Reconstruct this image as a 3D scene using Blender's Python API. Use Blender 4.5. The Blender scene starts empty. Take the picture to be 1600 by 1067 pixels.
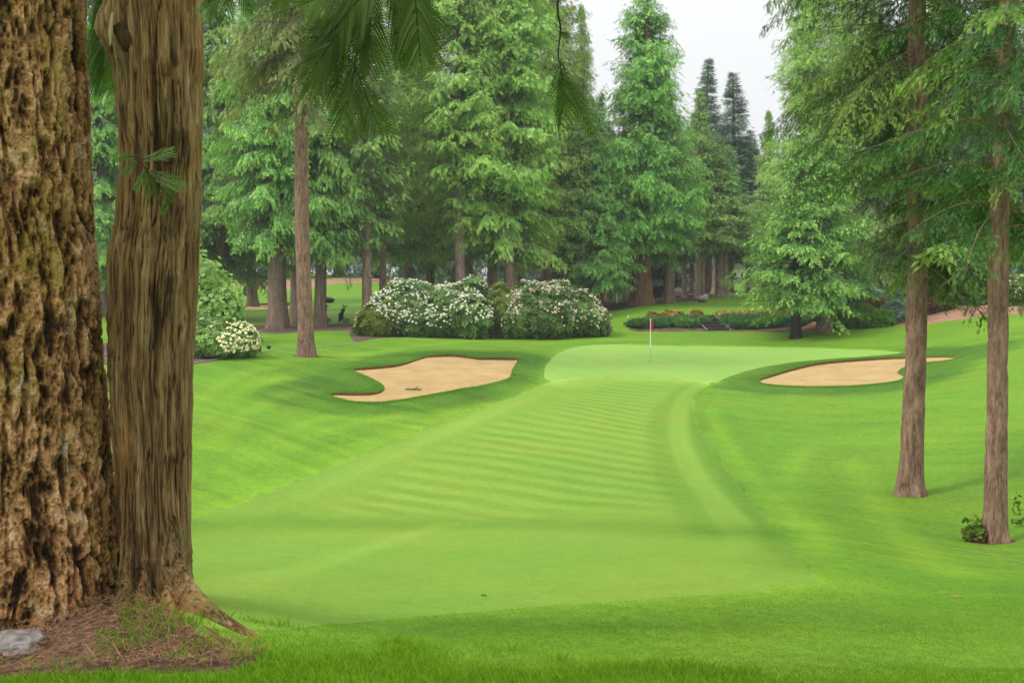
import bpy, math, random
import numpy as np
from mathutils import Vector, Matrix
from mathutils.geometry import delaunay_2d_cdt
rng = np.random.default_rng(7); random.seed(7)
SC = bpy.context.scene; COL = SC.collection
PI = math.pi

# ------------------------------------------------------------------ camera
F = 1556.0; PITCH = -math.atan(93.5/F)
cd = bpy.data.cameras.new('camera'); cam = bpy.data.objects.new('camera', cd); COL.objects.link(cam)
cd.sensor_width = 36; cd.lens = 36*F/1600; cd.clip_start = .1; cd.clip_end = 3000
cam.rotation_euler = (PI/2+PITCH, 0, 0); SC.camera = cam
CP, SP = math.cos(PITCH), math.sin(PITCH)
def ray(u, v):
    u = np.asarray(u, float); v = np.asarray(v, float)
    a = (u-800)/F; b = (533.5-v)/F
    return np.stack([a, CP-b*SP, SP+b*CP], -1)          # b along camera up (0,-SP,CP)
def at(u, v, Y):
    d = ray(u, v); return d*(np.asarray(Y, float)/d[..., 1])[..., None]

# ------------------------------------------------------------------ noise
def _h(ix, iy, iz, s):
    n = (ix*374761393 + iy*668265263 + iz*2147483647 + s*144269501) & 0xffffffff
    n = ((n ^ (n >> 13))*1274126177) & 0xffffffff
    n = ((n ^ (n >> 16))*2246822519) & 0xffffffff
    return ((n ^ (n >> 15)) & 0xffffff)/float(0xffffff)
def vn(p, s=0):
    p = np.asarray(p, float)
    i = np.floor(p).astype(np.int64); f = p-i; f = f*f*f*(f*(f*6-15)+10)
    r = 0
    for dx in (0, 1):
        wx = f[..., 0] if dx else 1-f[..., 0]
        for dy in (0, 1):
            wy = f[..., 1] if dy else 1-f[..., 1]
            for dz in (0, 1):
                wz = f[..., 2] if dz else 1-f[..., 2]
                r = r+wx*wy*wz*_h(i[..., 0]+dx, i[..., 1]+dy, i[..., 2]+dz, s)
    return r
def fbm(p, o=4, s=0, g=.5):
    p = np.asarray(p, float); a = 1; r = 0; t = 0
    for k in range(o):
        r = r+a*vn(p*(2.03**k)+17.3*k, s+k); t += a; a *= g
    return r/t
def sm(a, b, x): x = np.clip((x-a)/(b-a), 0, 1); return x*x*(3-2*x)

# ------------------------------------------------------------------ mesh helpers
def mkmesh(name, V, T, attrs=None, smooth=True, mats=(), mi=None):
    V = np.asarray(V, np.float32); T = np.asarray(T, np.int32); k = T.shape[1]
    me = bpy.data.meshes.new(name)
    me.vertices.add(len(V)); me.vertices.foreach_set('co', V.ravel())
    me.loops.add(T.size); me.loops.foreach_set('vertex_index', T.ravel())
    me.polygons.add(len(T)); me.polygons.foreach_set('loop_start', np.arange(0, T.size, k, dtype=np.int32))
    me.polygons.foreach_set('loop_total', np.full(len(T), k, np.int32))
    me.polygons.foreach_set('use_smooth', np.full(len(T), smooth, bool))
    for n, a in (attrs or {}).items():
        at_ = me.attributes.new(n, 'FLOAT', 'POINT'); at_.data.foreach_set('value', np.asarray(a, np.float32))
    for m in mats: me.materials.append(m)
    if mi is not None: me.polygons.foreach_set('material_index', np.asarray(mi, np.int32))
    me.update(calc_edges=True); me.validate()
    return me
def link(name, me, parent=None, loc=None, label=None, cat=None, group=None, kind=None):
    o = bpy.data.objects.new(name, me); COL.objects.link(o)
    if parent: o.parent = parent
    if loc is not None: o.location = loc
    return tag(o, label, cat, group, kind)
def tag(o, label=None, cat=None, group=None, kind=None):
    for k, x in (('label', label), ('category', cat), ('group', group), ('kind', kind)):
        if x: o[k] = x
    return o
class MB:
    """collects triangles"""
    def __init__(s): s.V = []; s.T = []; s.A = []; s.n = 0
    def add(s, V, T, a=0.5):
        V = np.asarray(V, float).reshape(-1, 3); T = np.asarray(T)
        if T.shape[1] == 4: T = np.concatenate([T[:, [0, 1, 2]], T[:, [0, 2, 3]]])
        s.V.append(V); s.T.append(T+s.n); s.A.append(np.broadcast_to(np.asarray(a, float), (len(V),))); s.n += len(V)
        return s
    def tube(s, P, R, n=8, a=.5, cap=True):
        P = np.asarray(P, float); R = np.broadcast_to(np.asarray(R, float), (len(P),)); m = len(P)
        t = np.gradient(P, axis=0); t /= np.linalg.norm(t, axis=1)[:, None]+1e-9
        up = np.array([0, 0, 1.]) if abs(t[0, 2]) < .9 else np.array([1., 0, 0])
        x = np.cross(t, up); x /= np.linalg.norm(x, axis=1)[:, None]+1e-9; y = np.cross(t, x)
        th = np.arange(n)*2*PI/n
        V = P[:, None]+R[:, None, None]*(x[:, None]*np.cos(th)[None, :, None]+y[:, None]*np.sin(th)[None, :, None])
        i = np.arange(m-1)[:, None]*n+np.arange(n); j = np.arange(m-1)[:, None]*n+(np.arange(n)+1) % n
        Q = np.stack([i, j, j+n, i+n], -1).reshape(-1, 4)
        s.add(V, Q, a)
        if cap:
            for k in (0, m-1):
                s.add(np.concatenate([V[k], P[k][None]]), np.array([[q, (q+1) % n, n] for q in range(n)]), a)
        return s
    def box(s, c, d, rz=0, a=.5, taper=1):
        x, y, z = np.array(d)/2.; cs, sn = math.cos(rz), math.sin(rz)
        B = np.array([[sx*x*(taper if sz > 0 else 1), sy*y*(taper if sz > 0 else 1), sz*z] for sz in (-1, 1) for sy in (-1, 1) for sx in (-1, 1)])
        B = np.stack([B[:, 0]*cs-B[:, 1]*sn, B[:, 0]*sn+B[:, 1]*cs, B[:, 2]], 1)+np.array(c)
        return s.add(B, [[0, 2, 3, 1], [4, 5, 7, 6], [0, 1, 5, 4], [2, 6, 7, 3], [0, 4, 6, 2], [1, 3, 7, 5]], a)
    def mesh(s, name, mat, smooth=False, attr='v'):
        return mkmesh(name, np.concatenate(s.V), np.concatenate(s.T), {attr: np.concatenate(s.A)}, smooth, [mat])

# ------------------------------------------------------------------ materials
def nodes(name):
    m = bpy.data.materials.new(name); m.use_nodes = True; nt = m.node_tree; nt.nodes.clear()
    return m, nt
def N(nt, t, **kw):
    n = nt.nodes.new(t)
    for k, v in kw.items():
        if k[0] == '_': n.inputs[k[1:].replace('_', ' ')].default_value = v
        else: setattr(n, k, v)
    return n
def ramp(nt, cols):
    r = N(nt, 'ShaderNodeValToRGB'); e = r.color_ramp.elements
    while len(e) < len(cols): e.new(.5)
    for i, (p, c) in enumerate(cols): e[i].position = p; e[i].color = (*c, 1)
    return r
def attr(nt, n): return N(nt, 'ShaderNodeAttribute', attribute_name=n).outputs['Fac']
def math_(nt, op, a, b=None, c=None):
    n = N(nt, 'ShaderNodeMath', operation=op)
    for i, x in enumerate((a, b, c)):
        if x is None: continue
        if isinstance(x, (int, float)): n.inputs[i].default_value = x
        else: nt.links.new(x, n.inputs[i])
    return n.outputs[0]
def noise(nt, scale, detail=4, rough=.55, stretch=None, coord='Object', rot=None):
    tc = N(nt, 'ShaderNodeTexCoord'); mp = N(nt, 'ShaderNodeMapping')
    nt.links.new(tc.outputs[coord], mp.inputs[0])
    if stretch: mp.inputs['Scale'].default_value = stretch
    if rot: mp.inputs['Rotation'].default_value = (0, 0, rot)
    n = N(nt, 'ShaderNodeTexNoise'); n.inputs['Scale'].default_value = scale
    n.inputs['Detail'].default_value = detail; n.inputs['Roughness'].default_value = rough
    nt.links.new(mp.outputs[0], n.inputs['Vector']); return n.outputs['Fac']
def mix(nt, f, a, b, bt='MIX'):
    n = N(nt, 'ShaderNodeMix', data_type='RGBA', blend_type=bt)
    for i, x in ((0, f), (6, a), (7, b)):
        if isinstance(x, (int, float)): n.inputs[i].default_value = x
        elif isinstance(x, tuple): n.inputs[i].default_value = (*x, 1)
        else: nt.links.new(x, n.inputs[i])
    return n.outputs[2]
def bsdf(nt, col, rough=.8, spec=.2, bump=None, bs=.3, bd=.02, extra=None):
    out = N(nt, 'ShaderNodeOutputMaterial'); b = N(nt, 'ShaderNodeBsdfPrincipled')
    b.inputs['Roughness'].default_value = rough; b.inputs['Specular IOR Level'].default_value = spec
    if isinstance(col, tuple): b.inputs['Base Color'].default_value = (*col, 1)
    else: nt.links.new(col, b.inputs['Base Color'])
    if bump is not None:
        bp = N(nt, 'ShaderNodeBump'); bp.inputs['Strength'].default_value = bs; bp.inputs['Distance'].default_value = bd
        nt.links.new(bump, bp.inputs['Height']); nt.links.new(bp.outputs[0], b.inputs['Normal'])
    res = b.outputs[0]
    if extra: # translucency share
        t = N(nt, 'ShaderNodeBsdfTranslucent'); tc = mix(nt, 1., col, (1., 1., .45), 'MULTIPLY') if not isinstance(col, tuple) else None
        if tc is not None: nt.links.new(tc, t.inputs[0])
        else: t.inputs[0].default_value = (*col, 1)
        mx = N(nt, 'ShaderNodeMixShader'); mx.inputs[0].default_value = extra
        nt.links.new(res, mx.inputs[1]); nt.links.new(t.outputs[0], mx.inputs[2]); res = mx.outputs[0]
    nt.links.new(res, out.inputs[0]); return b
def flat(name, col, rough=.7, spec=.3, var=.15, scale=8):
    m, nt = nodes(name)
    n = noise(nt, scale)
    c = ramp(nt, [(.3, tuple(x*(1-var) for x in col)), (.7, tuple(min(1, x*(1+var)) for x in col))]); nt.links.new(n, c.inputs[0])
    bsdf(nt, c.outputs[0], rough, spec, n, .2, .01); return m
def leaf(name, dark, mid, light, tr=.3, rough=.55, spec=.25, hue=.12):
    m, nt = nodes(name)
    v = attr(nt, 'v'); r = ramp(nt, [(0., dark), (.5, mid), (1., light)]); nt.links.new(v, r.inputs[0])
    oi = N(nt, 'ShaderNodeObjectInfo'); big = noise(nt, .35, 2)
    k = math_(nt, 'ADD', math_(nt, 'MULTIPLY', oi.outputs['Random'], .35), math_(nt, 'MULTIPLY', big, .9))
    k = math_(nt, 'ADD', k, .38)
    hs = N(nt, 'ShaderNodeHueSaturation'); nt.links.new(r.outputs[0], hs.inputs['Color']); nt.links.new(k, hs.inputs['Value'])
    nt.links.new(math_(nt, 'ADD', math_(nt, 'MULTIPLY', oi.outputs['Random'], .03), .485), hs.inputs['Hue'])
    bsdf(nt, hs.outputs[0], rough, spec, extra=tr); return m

def grass_mat(name, a, b, stripes=None, contrast=.5, bs=.6, fine=1.0, mott=1.):
    """a darker, b lighter colour of the sward; attribute tone shifts between mowing passes and holds the painted fold shade"""
    m, nt = nodes(name)
    n1 = noise(nt, .12, 4, .6); n2 = noise(nt, 1.1, 5, .7, (1, .5, 1)); n3 = noise(nt, 22*fine, 4, .8); n5 = noise(nt, 7.5, 5, .8, (1, .6, 1))
    n4 = noise(nt, 90*fine, 2, .6)
    f = math_(nt, 'ADD', math_(nt, 'MULTIPLY', math_(nt, 'SUBTRACT', n1, .5), .9), math_(nt, 'MULTIPLY', math_(nt, 'SUBTRACT', n2, .5), .8))
    f = math_(nt, 'ADD', f, math_(nt, 'MULTIPLY', math_(nt, 'SUBTRACT', n3, .5), 2.0*contrast))
    f = math_(nt, 'ADD', f, math_(nt, 'MULTIPLY', math_(nt, 'SUBTRACT', n4, .5), 1.8*contrast))
    f = math_(nt, 'ADD', f, math_(nt, 'MULTIPLY', math_(nt, 'SUBTRACT', n5, .5), 1.9*mott*contrast))
    f = math_(nt, 'ADD', f, math_(nt, 'MULTIPLY', attr(nt, 'tone'), 1.))
    if stripes:   # mower passes across the slope, laid out on the ground in metres
        tc = N(nt, 'ShaderNodeTexCoord'); dt = N(nt, 'ShaderNodeVectorMath', operation='DOT_PRODUCT'); nt.links.new(tc.outputs['Object'], dt.inputs[0]); dt.inputs[1].default_value = (.6, .8, 0)
        ph = math_(nt, 'ADD', dt.outputs['Value'], math_(nt, 'MULTIPLY', noise(nt, .16, 2), .9)); sn = math_(nt, 'SINE', math_(nt, 'MULTIPLY', ph, 2*PI/stripes))
        sn = math_(nt, 'MULTIPLY', math_(nt, 'TANH', math_(nt, 'MULTIPLY', sn, 2.2)), math_(nt, 'MULTIPLY', noise(nt, .5, 3, .6, (1, .6, 1)), .68))
        f = math_(nt, 'ADD', f, math_(nt, 'MULTIPLY', sn, attr(nt, 'smask')))
    f = math_(nt, 'ADD', f, .5)
    mr = N(nt, 'ShaderNodeMapRange'); mr.inputs[1].default_value = -1; mr.inputs[2].default_value = 2.; nt.links.new(f, mr.inputs[0])
    lo = tuple(2*x-y for x, y in zip(a, b)); hi = tuple(2*y-x for x, y in zip(a, b))
    lo = tuple(max(.35*x, y) for x, y in zip(a, lo))
    r = ramp(nt, [(0, lo), (.333, a), (.667, b), (1, hi)]); nt.links.new(mr.outputs[0], r.inputs[0])
    # yellowish/bluish wandering hue
    hs = N(nt, 'ShaderNodeHueSaturation'); nt.links.new(r.outputs[0], hs.inputs['Color'])
    nt.links.new(math_(nt, 'ADD', math_(nt, 'MULTIPLY', noise(nt, .3, 3), .05), .475), hs.inputs['Hue'])
    bump = math_(nt, 'ADD', math_(nt, 'ADD', n3, n5), math_(nt, 'MULTIPLY', n4, .5))
    bsdf(nt, hs.outputs[0], .75, .15, bump, bs, .035); return m

def bark_mat(name, cols, sc=1.0, stretch=.22, bs=.9, lichen=None, use_cav=False):
    m, nt = nodes(name)
    st = (1, 1, stretch)
    n1 = noise(nt, 9*sc, 6, .65, st); n2 = noise(nt, 30*sc, 4, .6, (1, 1, stretch*1.3)); n3 = noise(nt, 1.3*sc, 3, .6)
    f = math_(nt, 'ADD', math_(nt, 'MULTIPLY', n1, .6), math_(nt, 'MULTIPLY', n2, .4))
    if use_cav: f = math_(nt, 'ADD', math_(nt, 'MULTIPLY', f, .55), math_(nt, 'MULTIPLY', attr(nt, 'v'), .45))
    r = ramp(nt, cols); nt.links.new(f, r.inputs[0]); c = r.outputs[0]
    hs = N(nt, 'ShaderNodeHueSaturation'); nt.links.new(c, hs.inputs['Color'])
    nt.links.new(math_(nt, 'ADD', math_(nt, 'MULTIPLY', n3, .9), .55), hs.inputs['Value']); c = hs.outputs[0]
    if lichen:
        for (ls, th, lc) in lichen:
            ln = noise(nt, ls, 5, .7, (1, 1, .6)); k = math_(nt, 'MULTIPLY', math_(nt, 'SUBTRACT', ln, th), 9.)
            cl = N(nt, 'ShaderNodeClamp'); nt.links.new(k, cl.inputs[0])
            if use_cav:
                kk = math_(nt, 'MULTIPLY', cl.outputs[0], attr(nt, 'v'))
            else: kk = math_(nt, 'MULTIPLY', cl.outputs[0], .7)
            c = mix(nt, kk, c, lc)
    bsdf(nt, c, .9, .1, f, bs, .03/sc); return m

M = {}
M['fir_bark'] = bark_mat('fir bark', [(.3, (.07, .045, .033)), (.45, (.24, .165, .125)), (.62, (.44, .33, .26)), (.8, (.56, .45, .37))], 1.2, .18)
M['pink_bark'] = bark_mat('pinkish fir bark', [(.3, (.045, .024, .016)), (.43, (.15, .085, .06)), (.58, (.3, .19, .14)), (.8, (.44, .32, .25))], 1.3, .18)
M['cedar_bark'] = bark_mat('cedar bark', [(.3, (.05, .037, .025)), (.5, (.18, .13, .095)), (.7, (.34, .26, .19))], 1.0, .06)
M['red_bark'] = bark_mat('red cedar bark', [(.3, (.08, .04, .02)), (.5, (.24, .13, .075)), (.7, (.4, .25, .15))], 1.0, .06)
M['dark_bark'] = bark_mat('dark bark', [(.3, (.015, .012, .01)), (.5, (.04, .032, .027)), (.7, (.075, .06, .05))], 1.0, .1)
M['near_fir'] = bark_mat('furrowed fir bark', [(.26, (.018, .01, .005)), (.38, (.075, .038, .015)), (.48, (.2, .1, .038)), (.6, (.38, .215, .095)), (.8, (.58, .4, .24))], 1.9, .5, 1.,
    [(3., .5, (.26, .19, .03)), (6., .6, (.5, .47, .38)), (1.5, .6, (.4, .22, .14))], True)
M['near_cedar'] = bark_mat('stringy cedar bark', [(.24, (.018, .011, .006)), (.38, (.08, .048, .02)), (.5, (.16, .1, .042)), (.62, (.24, .165, .075)), (.85, (.4, .31, .18))], 2.6, .045, 1.,
    [(2.5, .55, (.1, .095, .02)), (1.6, .5, (.25, .11, .03)), (2.2, .66, (.24, .11, .06)), (11., .74, (.35, .38, .28))], True)
M['cedar'] = leaf('cedar foliage', (0.02475, 0.0693, 0.022), (0.1334, 0.2995, 0.0721), (0.4835, 0.75, 0.1811), .3)
M['cedar_b'] = leaf('bright cedar foliage', (0.01984, 0.06966, 0.018), (0.1102, 0.2871, 0.05287), (0.4669, 0.75, 0.1701), .3)
M['fir'] = leaf('fir foliage', (0.0308, 0.0837, 0.023), (0.2024, 0.4074, 0.07419), (0.576, 0.75, 0.1737), .3)
M['spruce'] = leaf('dark spruce foliage', (0.022, 0.053, 0.0363), (0.067, 0.146, 0.0902), (0.16, 0.281, 0.154), .2)
M['hero_fir'] = leaf('near fir foliage', (0.015, 0.0451, 0.011), (0.06, 0.1475, 0.024), (0.2527, 0.3729, 0.0583), .35)
M['olive'] = leaf('olive fir foliage', (0.039, 0.046, 0.016), (0.169, 0.208, 0.065), (0.364, 0.390, 0.130), .3)
M['near_spray'] = leaf('near cedar sprays', (.012, .03, .004), (.03, .075, .008), (.1, .22, .015), .5)
M['rhodo'] = leaf('rhododendron leaves', (0.024, 0.072, 0.018), (0.092, 0.203, 0.045), (0.263, 0.446, 0.105), .2, .55, .25)
M['rhodo_y'] = leaf('yellowish leaves', (.04, .06, .008), (.13, .19, .022), (.3, .35, .05), .3)
M['juniper'] = leaf('juniper foliage', (0.018, 0.067, 0.017), (0.064, 0.168, 0.042), (0.182, 0.336, 0.084), .2)
M['azalea'] = leaf('azalea leaves', (0.072, 0.06, 0.015), (0.312, 0.221, 0.042), (0.6, 0.416, 0.12), .3)
M['red_leaf'] = leaf('reddish leaves', (.035, .04, .012), (.12, .08, .03), (.45, .1, .07), .3)
M['blue_leaf'] = leaf('bluish leaves', (.02, .05, .035), (.09, .18, .12), (.27, .4, .3), .2, .4, .5)
M['willow'] = leaf('soft grey green leaves', (0.0492, 0.1056, 0.0204), (0.2112, 0.3624, 0.084), (0.5184, 0.6804, 0.2244), .35)
M['fern'] = leaf('fern fronds', (.02, .07, .01), (.1, .25, .03), (.25, .45, .07), .35)
M['blade'] = leaf('rough grass blades', (0.05375, 0.1224, 0.008), (0.1487, 0.2856, 0.015), (0.265, 0.438, 0.03), .4, .5, .2)
M['drygrass'] = leaf('dry grass', (.1, .09, .02), (.24, .22, .06), (.42, .36, .14), .3)
M['needle'] = flat('dead needles', (.2, .1, .06), .9, .1, .5, 14)
M['white_fl'] = leaf('white blossom', (.5, .48, .34), (.72, .70, .62), (.92, .91, .86), .3)
M['cream_fl'] = leaf('cream blossom', (.5, .44, .27), (.76, .7, .46), (.9, .86, .65), .3)
M['pink_fl'] = leaf('pinkish blossom', (.5, .4, .3), (.76, .67, .54), (.9, .86, .76), .3)
M['rough'] = grass_mat('rough grass', (0.07388, 0.1678, 0.00756), (0.1306, 0.2536, 0.0126), contrast=1.35)
M['lush'] = grass_mat('bunker collar grass', (0.04536, 0.1451, 0.01037), (0.08165, 0.2228, 0.01555), contrast=1.2)
M['fairway'] = grass_mat('fairway grass', (0.1162, 0.2157, 0.01756), (0.1657, 0.2758, 0.03182), contrast=.95, bs=.5, stripes=.95)
M['green'] = grass_mat('putting green grass', (0.1586, 0.2905, 0.04347), (0.2031, 0.332, 0.0675), contrast=.5, bs=.25)
def soil_mat(name, a, b, c, sc):
    m, nt = nodes(name); n1 = noise(nt, sc, 6, .7); n2 = noise(nt, .8, 3)
    f = math_(nt, 'ADD', math_(nt, 'MULTIPLY', n1, .75), math_(nt, 'MULTIPLY', n2, .25))
    r = ramp(nt, [(.35, a), (.5, b), (.65, c)]); nt.links.new(f, r.inputs[0]); bsdf(nt, r.outputs[0], .95, .08, n1, .8, .04); return m
M['soil'] = soil_mat('needle litter', (.035, .02, .014), (.12, .066, .043), (.26, .155, .11), 22)
M['mulch'] = soil_mat('bark mulch', (.12, .06, .038), (.27, .145, .095), (.42, .27, .19), 14)
M['forest'] = soil_mat('forest floor', (.04, .026, .02), (.09, .06, .048), (.15, .11, .085), 3)
m, nt = nodes('bunker sand'); n1 = noise(nt, 9, 6, .75); n2 = noise(nt, .9, 4, .6); n3 = noise(nt, 60, 3, .7)
wv_ = N(nt, 'ShaderNodeTexWave', wave_type='BANDS', bands_direction='DIAGONAL'); wv_.inputs['Scale'].default_value = 3.2; wv_.inputs['Distortion'].default_value = 5; wv_.inputs['Detail'].default_value = 3; wv_.inputs['Detail Scale'].default_value = .6
tc_ = N(nt, 'ShaderNodeTexCoord'); nt.links.new(tc_.outputs['Object'], wv_.inputs['Vector'])
f = math_(nt, 'ADD', math_(nt, 'ADD', math_(nt, 'MULTIPLY', n1, .4), math_(nt, 'MULTIPLY', n2, .45)), math_(nt, 'MULTIPLY', wv_.outputs['Fac'], .12))
r = ramp(nt, [(.3, (.28, .185, .075)), (.5, (.39, .272, .123)), (.68, (.48, .345, .175))]); nt.links.new(f, r.inputs[0])
bsdf(nt, r.outputs[0], .95, .08, math_(nt, 'ADD', math_(nt, 'ADD', n1, n3), math_(nt, 'MULTIPLY', wv_.outputs['Fac'], .5)), .7, .04); M['sand'] = m
M['soil_edge'] = flat('cut soil edge', (.13, .075, .03), .95, .05, .4)
# ------------------------------------------------------------------ terrain
CT = [(0,1067,4.1),(800,1067,4.15),(1600,1067,4.3),(0,1000,4.75),(400,1000,4.7),(0,975,5.0),(380,985,4.9),(800,1000,5.3),(1600,1000,5.9),(1200,1000,5.6),
 (200,940,5.4),(100,880,7.5),(500,970,5.7),(800,940,7.6),(1100,925,8.2),(600,900,9.),(1000,890,10),(1300,900,9.2),(1600,930,8.4),(1450,930,8.6),(300,880,9.8),
 (800,828,15.8),(500,832,15.2),(300,832,14.2),(1150,838,14.8),(800,808,18.4),(500,800,18.2),(1100,800,18.),(1300,830,15.3),
 (800,760,21),(800,700,26),(900,640,33),(900,600,41),(1016,565,49),(1100,545,55),(900,540,56),(1050,522,61),(1250,548,55),(1250,520,62),
 (300,760,18.5),(300,700,22),(300,620,31),(300,570,39),(480,557,44),(400,525,56),(430,515,66),(560,512,66),(450,505,72),(450,480,90),(450,452,112),(400,437,135),(560,445,115),
 (200,600,33),(0,560,40),(0,640,28),(0,760,18),
 (520,622,34.5),(650,628,33.6),(560,575,41.5),(700,553,46),(810,562,45),(800,590,40),(600,605,36.5),(620,540,52),
 (1430,775,20.5),(1560,847,16.3),(1600,770,19.5),(1600,700,24),(1600,610,32),(1600,545,42),(1600,497,54),(1600,470,62),
 (1180,600,42),(1300,604,41),(1300,566,48),(1400,595,42),(1450,560,47),(1400,520,58),(1420,500,62),(1240,517,63),(1100,517,64),(1000,517,64),
 (1090,495,67.2),(1250,495,67.2),(985,500,68.),(1100,477,82),(1100,463,97),(1000,472,88),(1140,458,110),(900,462,115),(930,500,72),(950,516,64),
 (750,525,62),(750,500,74),(850,480,90),(1300,480,76),(1500,455,80),(1100,449,150),(800,440,300),(0,440,300),(1600,425,300),(400,428,200),(1150,438,220)]
C = np.array(CT, float); CW = at(C[:, 0], C[:, 1], C[:, 2])
def pc(x, y):
    r = np.sqrt(x*x+y*y); th = np.arctan2(x, y)
    th = np.clip(th, -.75, .75); r = np.clip(r, 3.2, 320)
    return np.stack([th*2.2, np.log(r)], -1)
PC = pc(CW[:, 0], CW[:, 1])
def U(d2): return .5*d2*np.log(d2+1e-12)
_n = len(PC); _K = U(((PC[:, None]-PC[None])**2).sum(-1))+np.eye(_n)*2e-4
_P = np.concatenate([np.ones((_n, 1)), PC], 1)
_A = np.zeros((_n+3, _n+3)); _A[:_n, :_n] = _K; _A[:_n, _n:] = _P; _A[_n:, :_n] = _P.T
_S = CW[:, 2]/CW[:, 1]                       # fit the slope seen from the lens point: keeps both near and far well scaled
_w = np.linalg.solve(_A, np.concatenate([_S, [0, 0, 0]]))
def hgt(x, y):
    x = np.asarray(x, float); y = np.asarray(y, float); sh = x.shape
    x = x.ravel(); y = y.ravel(); q = pc(x, y); out = np.empty(len(x))
    for i in range(0, len(x), 20000):
        qq = q[i:i+20000]
        out[i:i+20000] = U(((qq[:, None]-PC[None])**2).sum(-1))@_w[:_n]+_w[_n]+qq@_w[_n+1:]
    r = np.exp(q[:, 1]); th = np.clip(np.arctan2(x, y), -.75, .75)
    z = out*r*np.cos(th)
    bk = sm(4.5, -1, y)*1.0
    bk = np.maximum(bk, sm(.78, 1.5, np.abs(np.arctan2(x, y)))*sm(60, 5, np.hypot(x, y)))
    z = z*(1-bk)+(-1.68)*bk
    p = np.stack([x, y, 0*x], -1)
    z = z+(fbm(p*.22, 3, 5)-.5)*.18*sm(9, 25, r)+(fbm(p*2.2, 3, 9)-.5)*.03
    z = z+.1*np.exp(-(((x+1.75)/.95)**2+((y-4.95)/.6)**2))
    return z.reshape(sh)
def hit(u, v):
    """ground point seen at a pixel of the photograph"""
    u = np.atleast_1d(np.asarray(u, float)); v = np.atleast_1d(np.asarray(v, float)); d = ray(u, v); d = d/d[:, 1:2]
    Ys = np.exp(np.linspace(math.log(3.6), math.log(300), 260)); res = np.full(len(u), 300.)
    P = d[:, None]*Ys[None, :, None]; g = P[..., 2]-hgt(P[..., 0], P[..., 1])
    for i in range(len(u)):
        k = np.nonzero(g[i] < 0)[0]
        if len(k) == 0: continue
        k = k[0]
        if k == 0: res[i] = Ys[0]; continue
        a, b = Ys[k-1], Ys[k]; ga, gb = g[i, k-1], g[i, k]; res[i] = a+(b-a)*ga/(ga-gb)
    P = d*res[:, None]; P[:, 2] = hgt(P[:, 0], P[:, 1]); return P
def gz(x, y): return float(hgt(np.array([x]), np.array([y]))[0])
def uY(u, Y, dz=0.):
    x = (u-800)/F*Y; return np.array([x, Y, gz(x, Y)+dz])

def spline(P, closed=True, step=.3):
    P = np.asarray(P, float); n = len(P); out = []
    for i in range(n if closed else n-1):
        g = (lambda k: P[k % n]) if closed else (lambda k: P[min(max(k, 0), n-1)])
        p0, p1, p2, p3 = g(i-1), g(i), g(i+1), g(i+2)
        m = max(2, int(np.linalg.norm(p2-p1)/step)); t = (np.arange(m)/m)[:, None]
        out.append(.5*((2*p1)+(-p0+p2)*t+(2*p0-5*p1+4*p2-p3)*t**2+(-p0+3*p1-3*p2+p3)*t**3))
    if not closed: out.append(P[-1:])
    return np.concatenate(out)
def pxpoly(L, closed=True, step=.3, px=9):
    """a pixel outline smoothed in the picture, then dropped on the ground"""
    q = spline(np.array(L, float), closed, px); h = hit(q[:, 0], q[:, 1])[:, :2]
    keep = [0]
    for i in range(1, len(h)):
        if np.linalg.norm(h[i]-h[keep[-1]]) > step*.35: keep.append(i)
    return h[keep]
def inpoly(x, y, P):
    c = np.zeros(x.shape, bool); n = len(P)
    for i in range(n):
        x1, y1 = P[i]; x2, y2 = P[(i+1) % n]
        if y1 == y2: continue
        k = ((y1 > y) != (y2 > y)) & (x < (x2-x1)*(y-y1)/(y2-y1)+x1); c ^= k
    return c
def pldist(x, y, P, closed=False):
    d = np.full(x.shape, 1e9); n = len(P)
    for i in range(n if closed else n-1):
        a = P[i]; b = P[(i+1) % n]; ab = b-a; L = (ab**2).sum()+1e-12
        t = np.clip(((x-a[0])*ab[0]+(y-a[1])*ab[1])/L, 0, 1)
        d = np.minimum(d, np.hypot(x-a[0]-t*ab[0], y-a[1]-t*ab[1]))
    return d

Z = {}
Z['fairway'] = pxpoly([(862,596),(790,624),(700,655),(640,680),(560,712),(500,737),(420,768),(350,795),(290,815),(225,845),(180,885),(200,935),(290,975),(420,984),(500,977),(700,960),(800,951),(900,945),(1000,937),(1100,930),(1200,921),(1270,908),(1262,885),(1235,850),(1190,800),(1150,750),(1112,700),(1088,655),(1086,625),(1100,606),(1110,598),(1060,592),(1000,590),(930,588)])
Z['putting_green'] = pxpoly([(862,596),(850,580),(862,560),(880,548),(910,541),(960,538),(1030,540),(1100,541),(1200,542),(1290,544),(1380,548),(1408,551),(1360,556),(1290,561),(1230,567),(1180,576),(1140,588),(1110,598),(1060,592),(1000,590),(930,588)])
Z['bunker_left'] = pxpoly([(516,616),(530,622),(560,627),(590,628),(620,625),(650,620),(700,611),(740,604),(770,598),(795,590),(800,578),(809,562),(800,560),(770,559),(748,559),(730,556),(700,554),(670,556),(650,562),(625,569),(590,573),(552,577),(565,584),(585,593),(600,603),(598,610),(585,613),(560,614),(530,614)], px=5, step=.15)
Z['bunker_right'] = pxpoly([(1186,594),(1200,600),(1250,603),(1310,603),(1360,600),(1400,595),(1412,588),(1402,582),(1415,573),(1450,566),(1492,561),(1480,558),(1440,557),(1400,558),(1350,561),(1300,565),(1260,571),(1225,580),(1200,588)], px=5, step=.15)
Z['bunker_far'] = pxpoly([(372,484),(395,484),(430,483),(470,483),(485,481),(478,476),(450,474),(420,474),(395,476)], px=6, step=.4)
Z['green_far'] = pxpoly([(330,503),(380,505),(450,506),(520,508),(600,509),(640,500),(600,487),(540,487),(480,487),(400,487),(340,488)], px=10)
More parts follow.
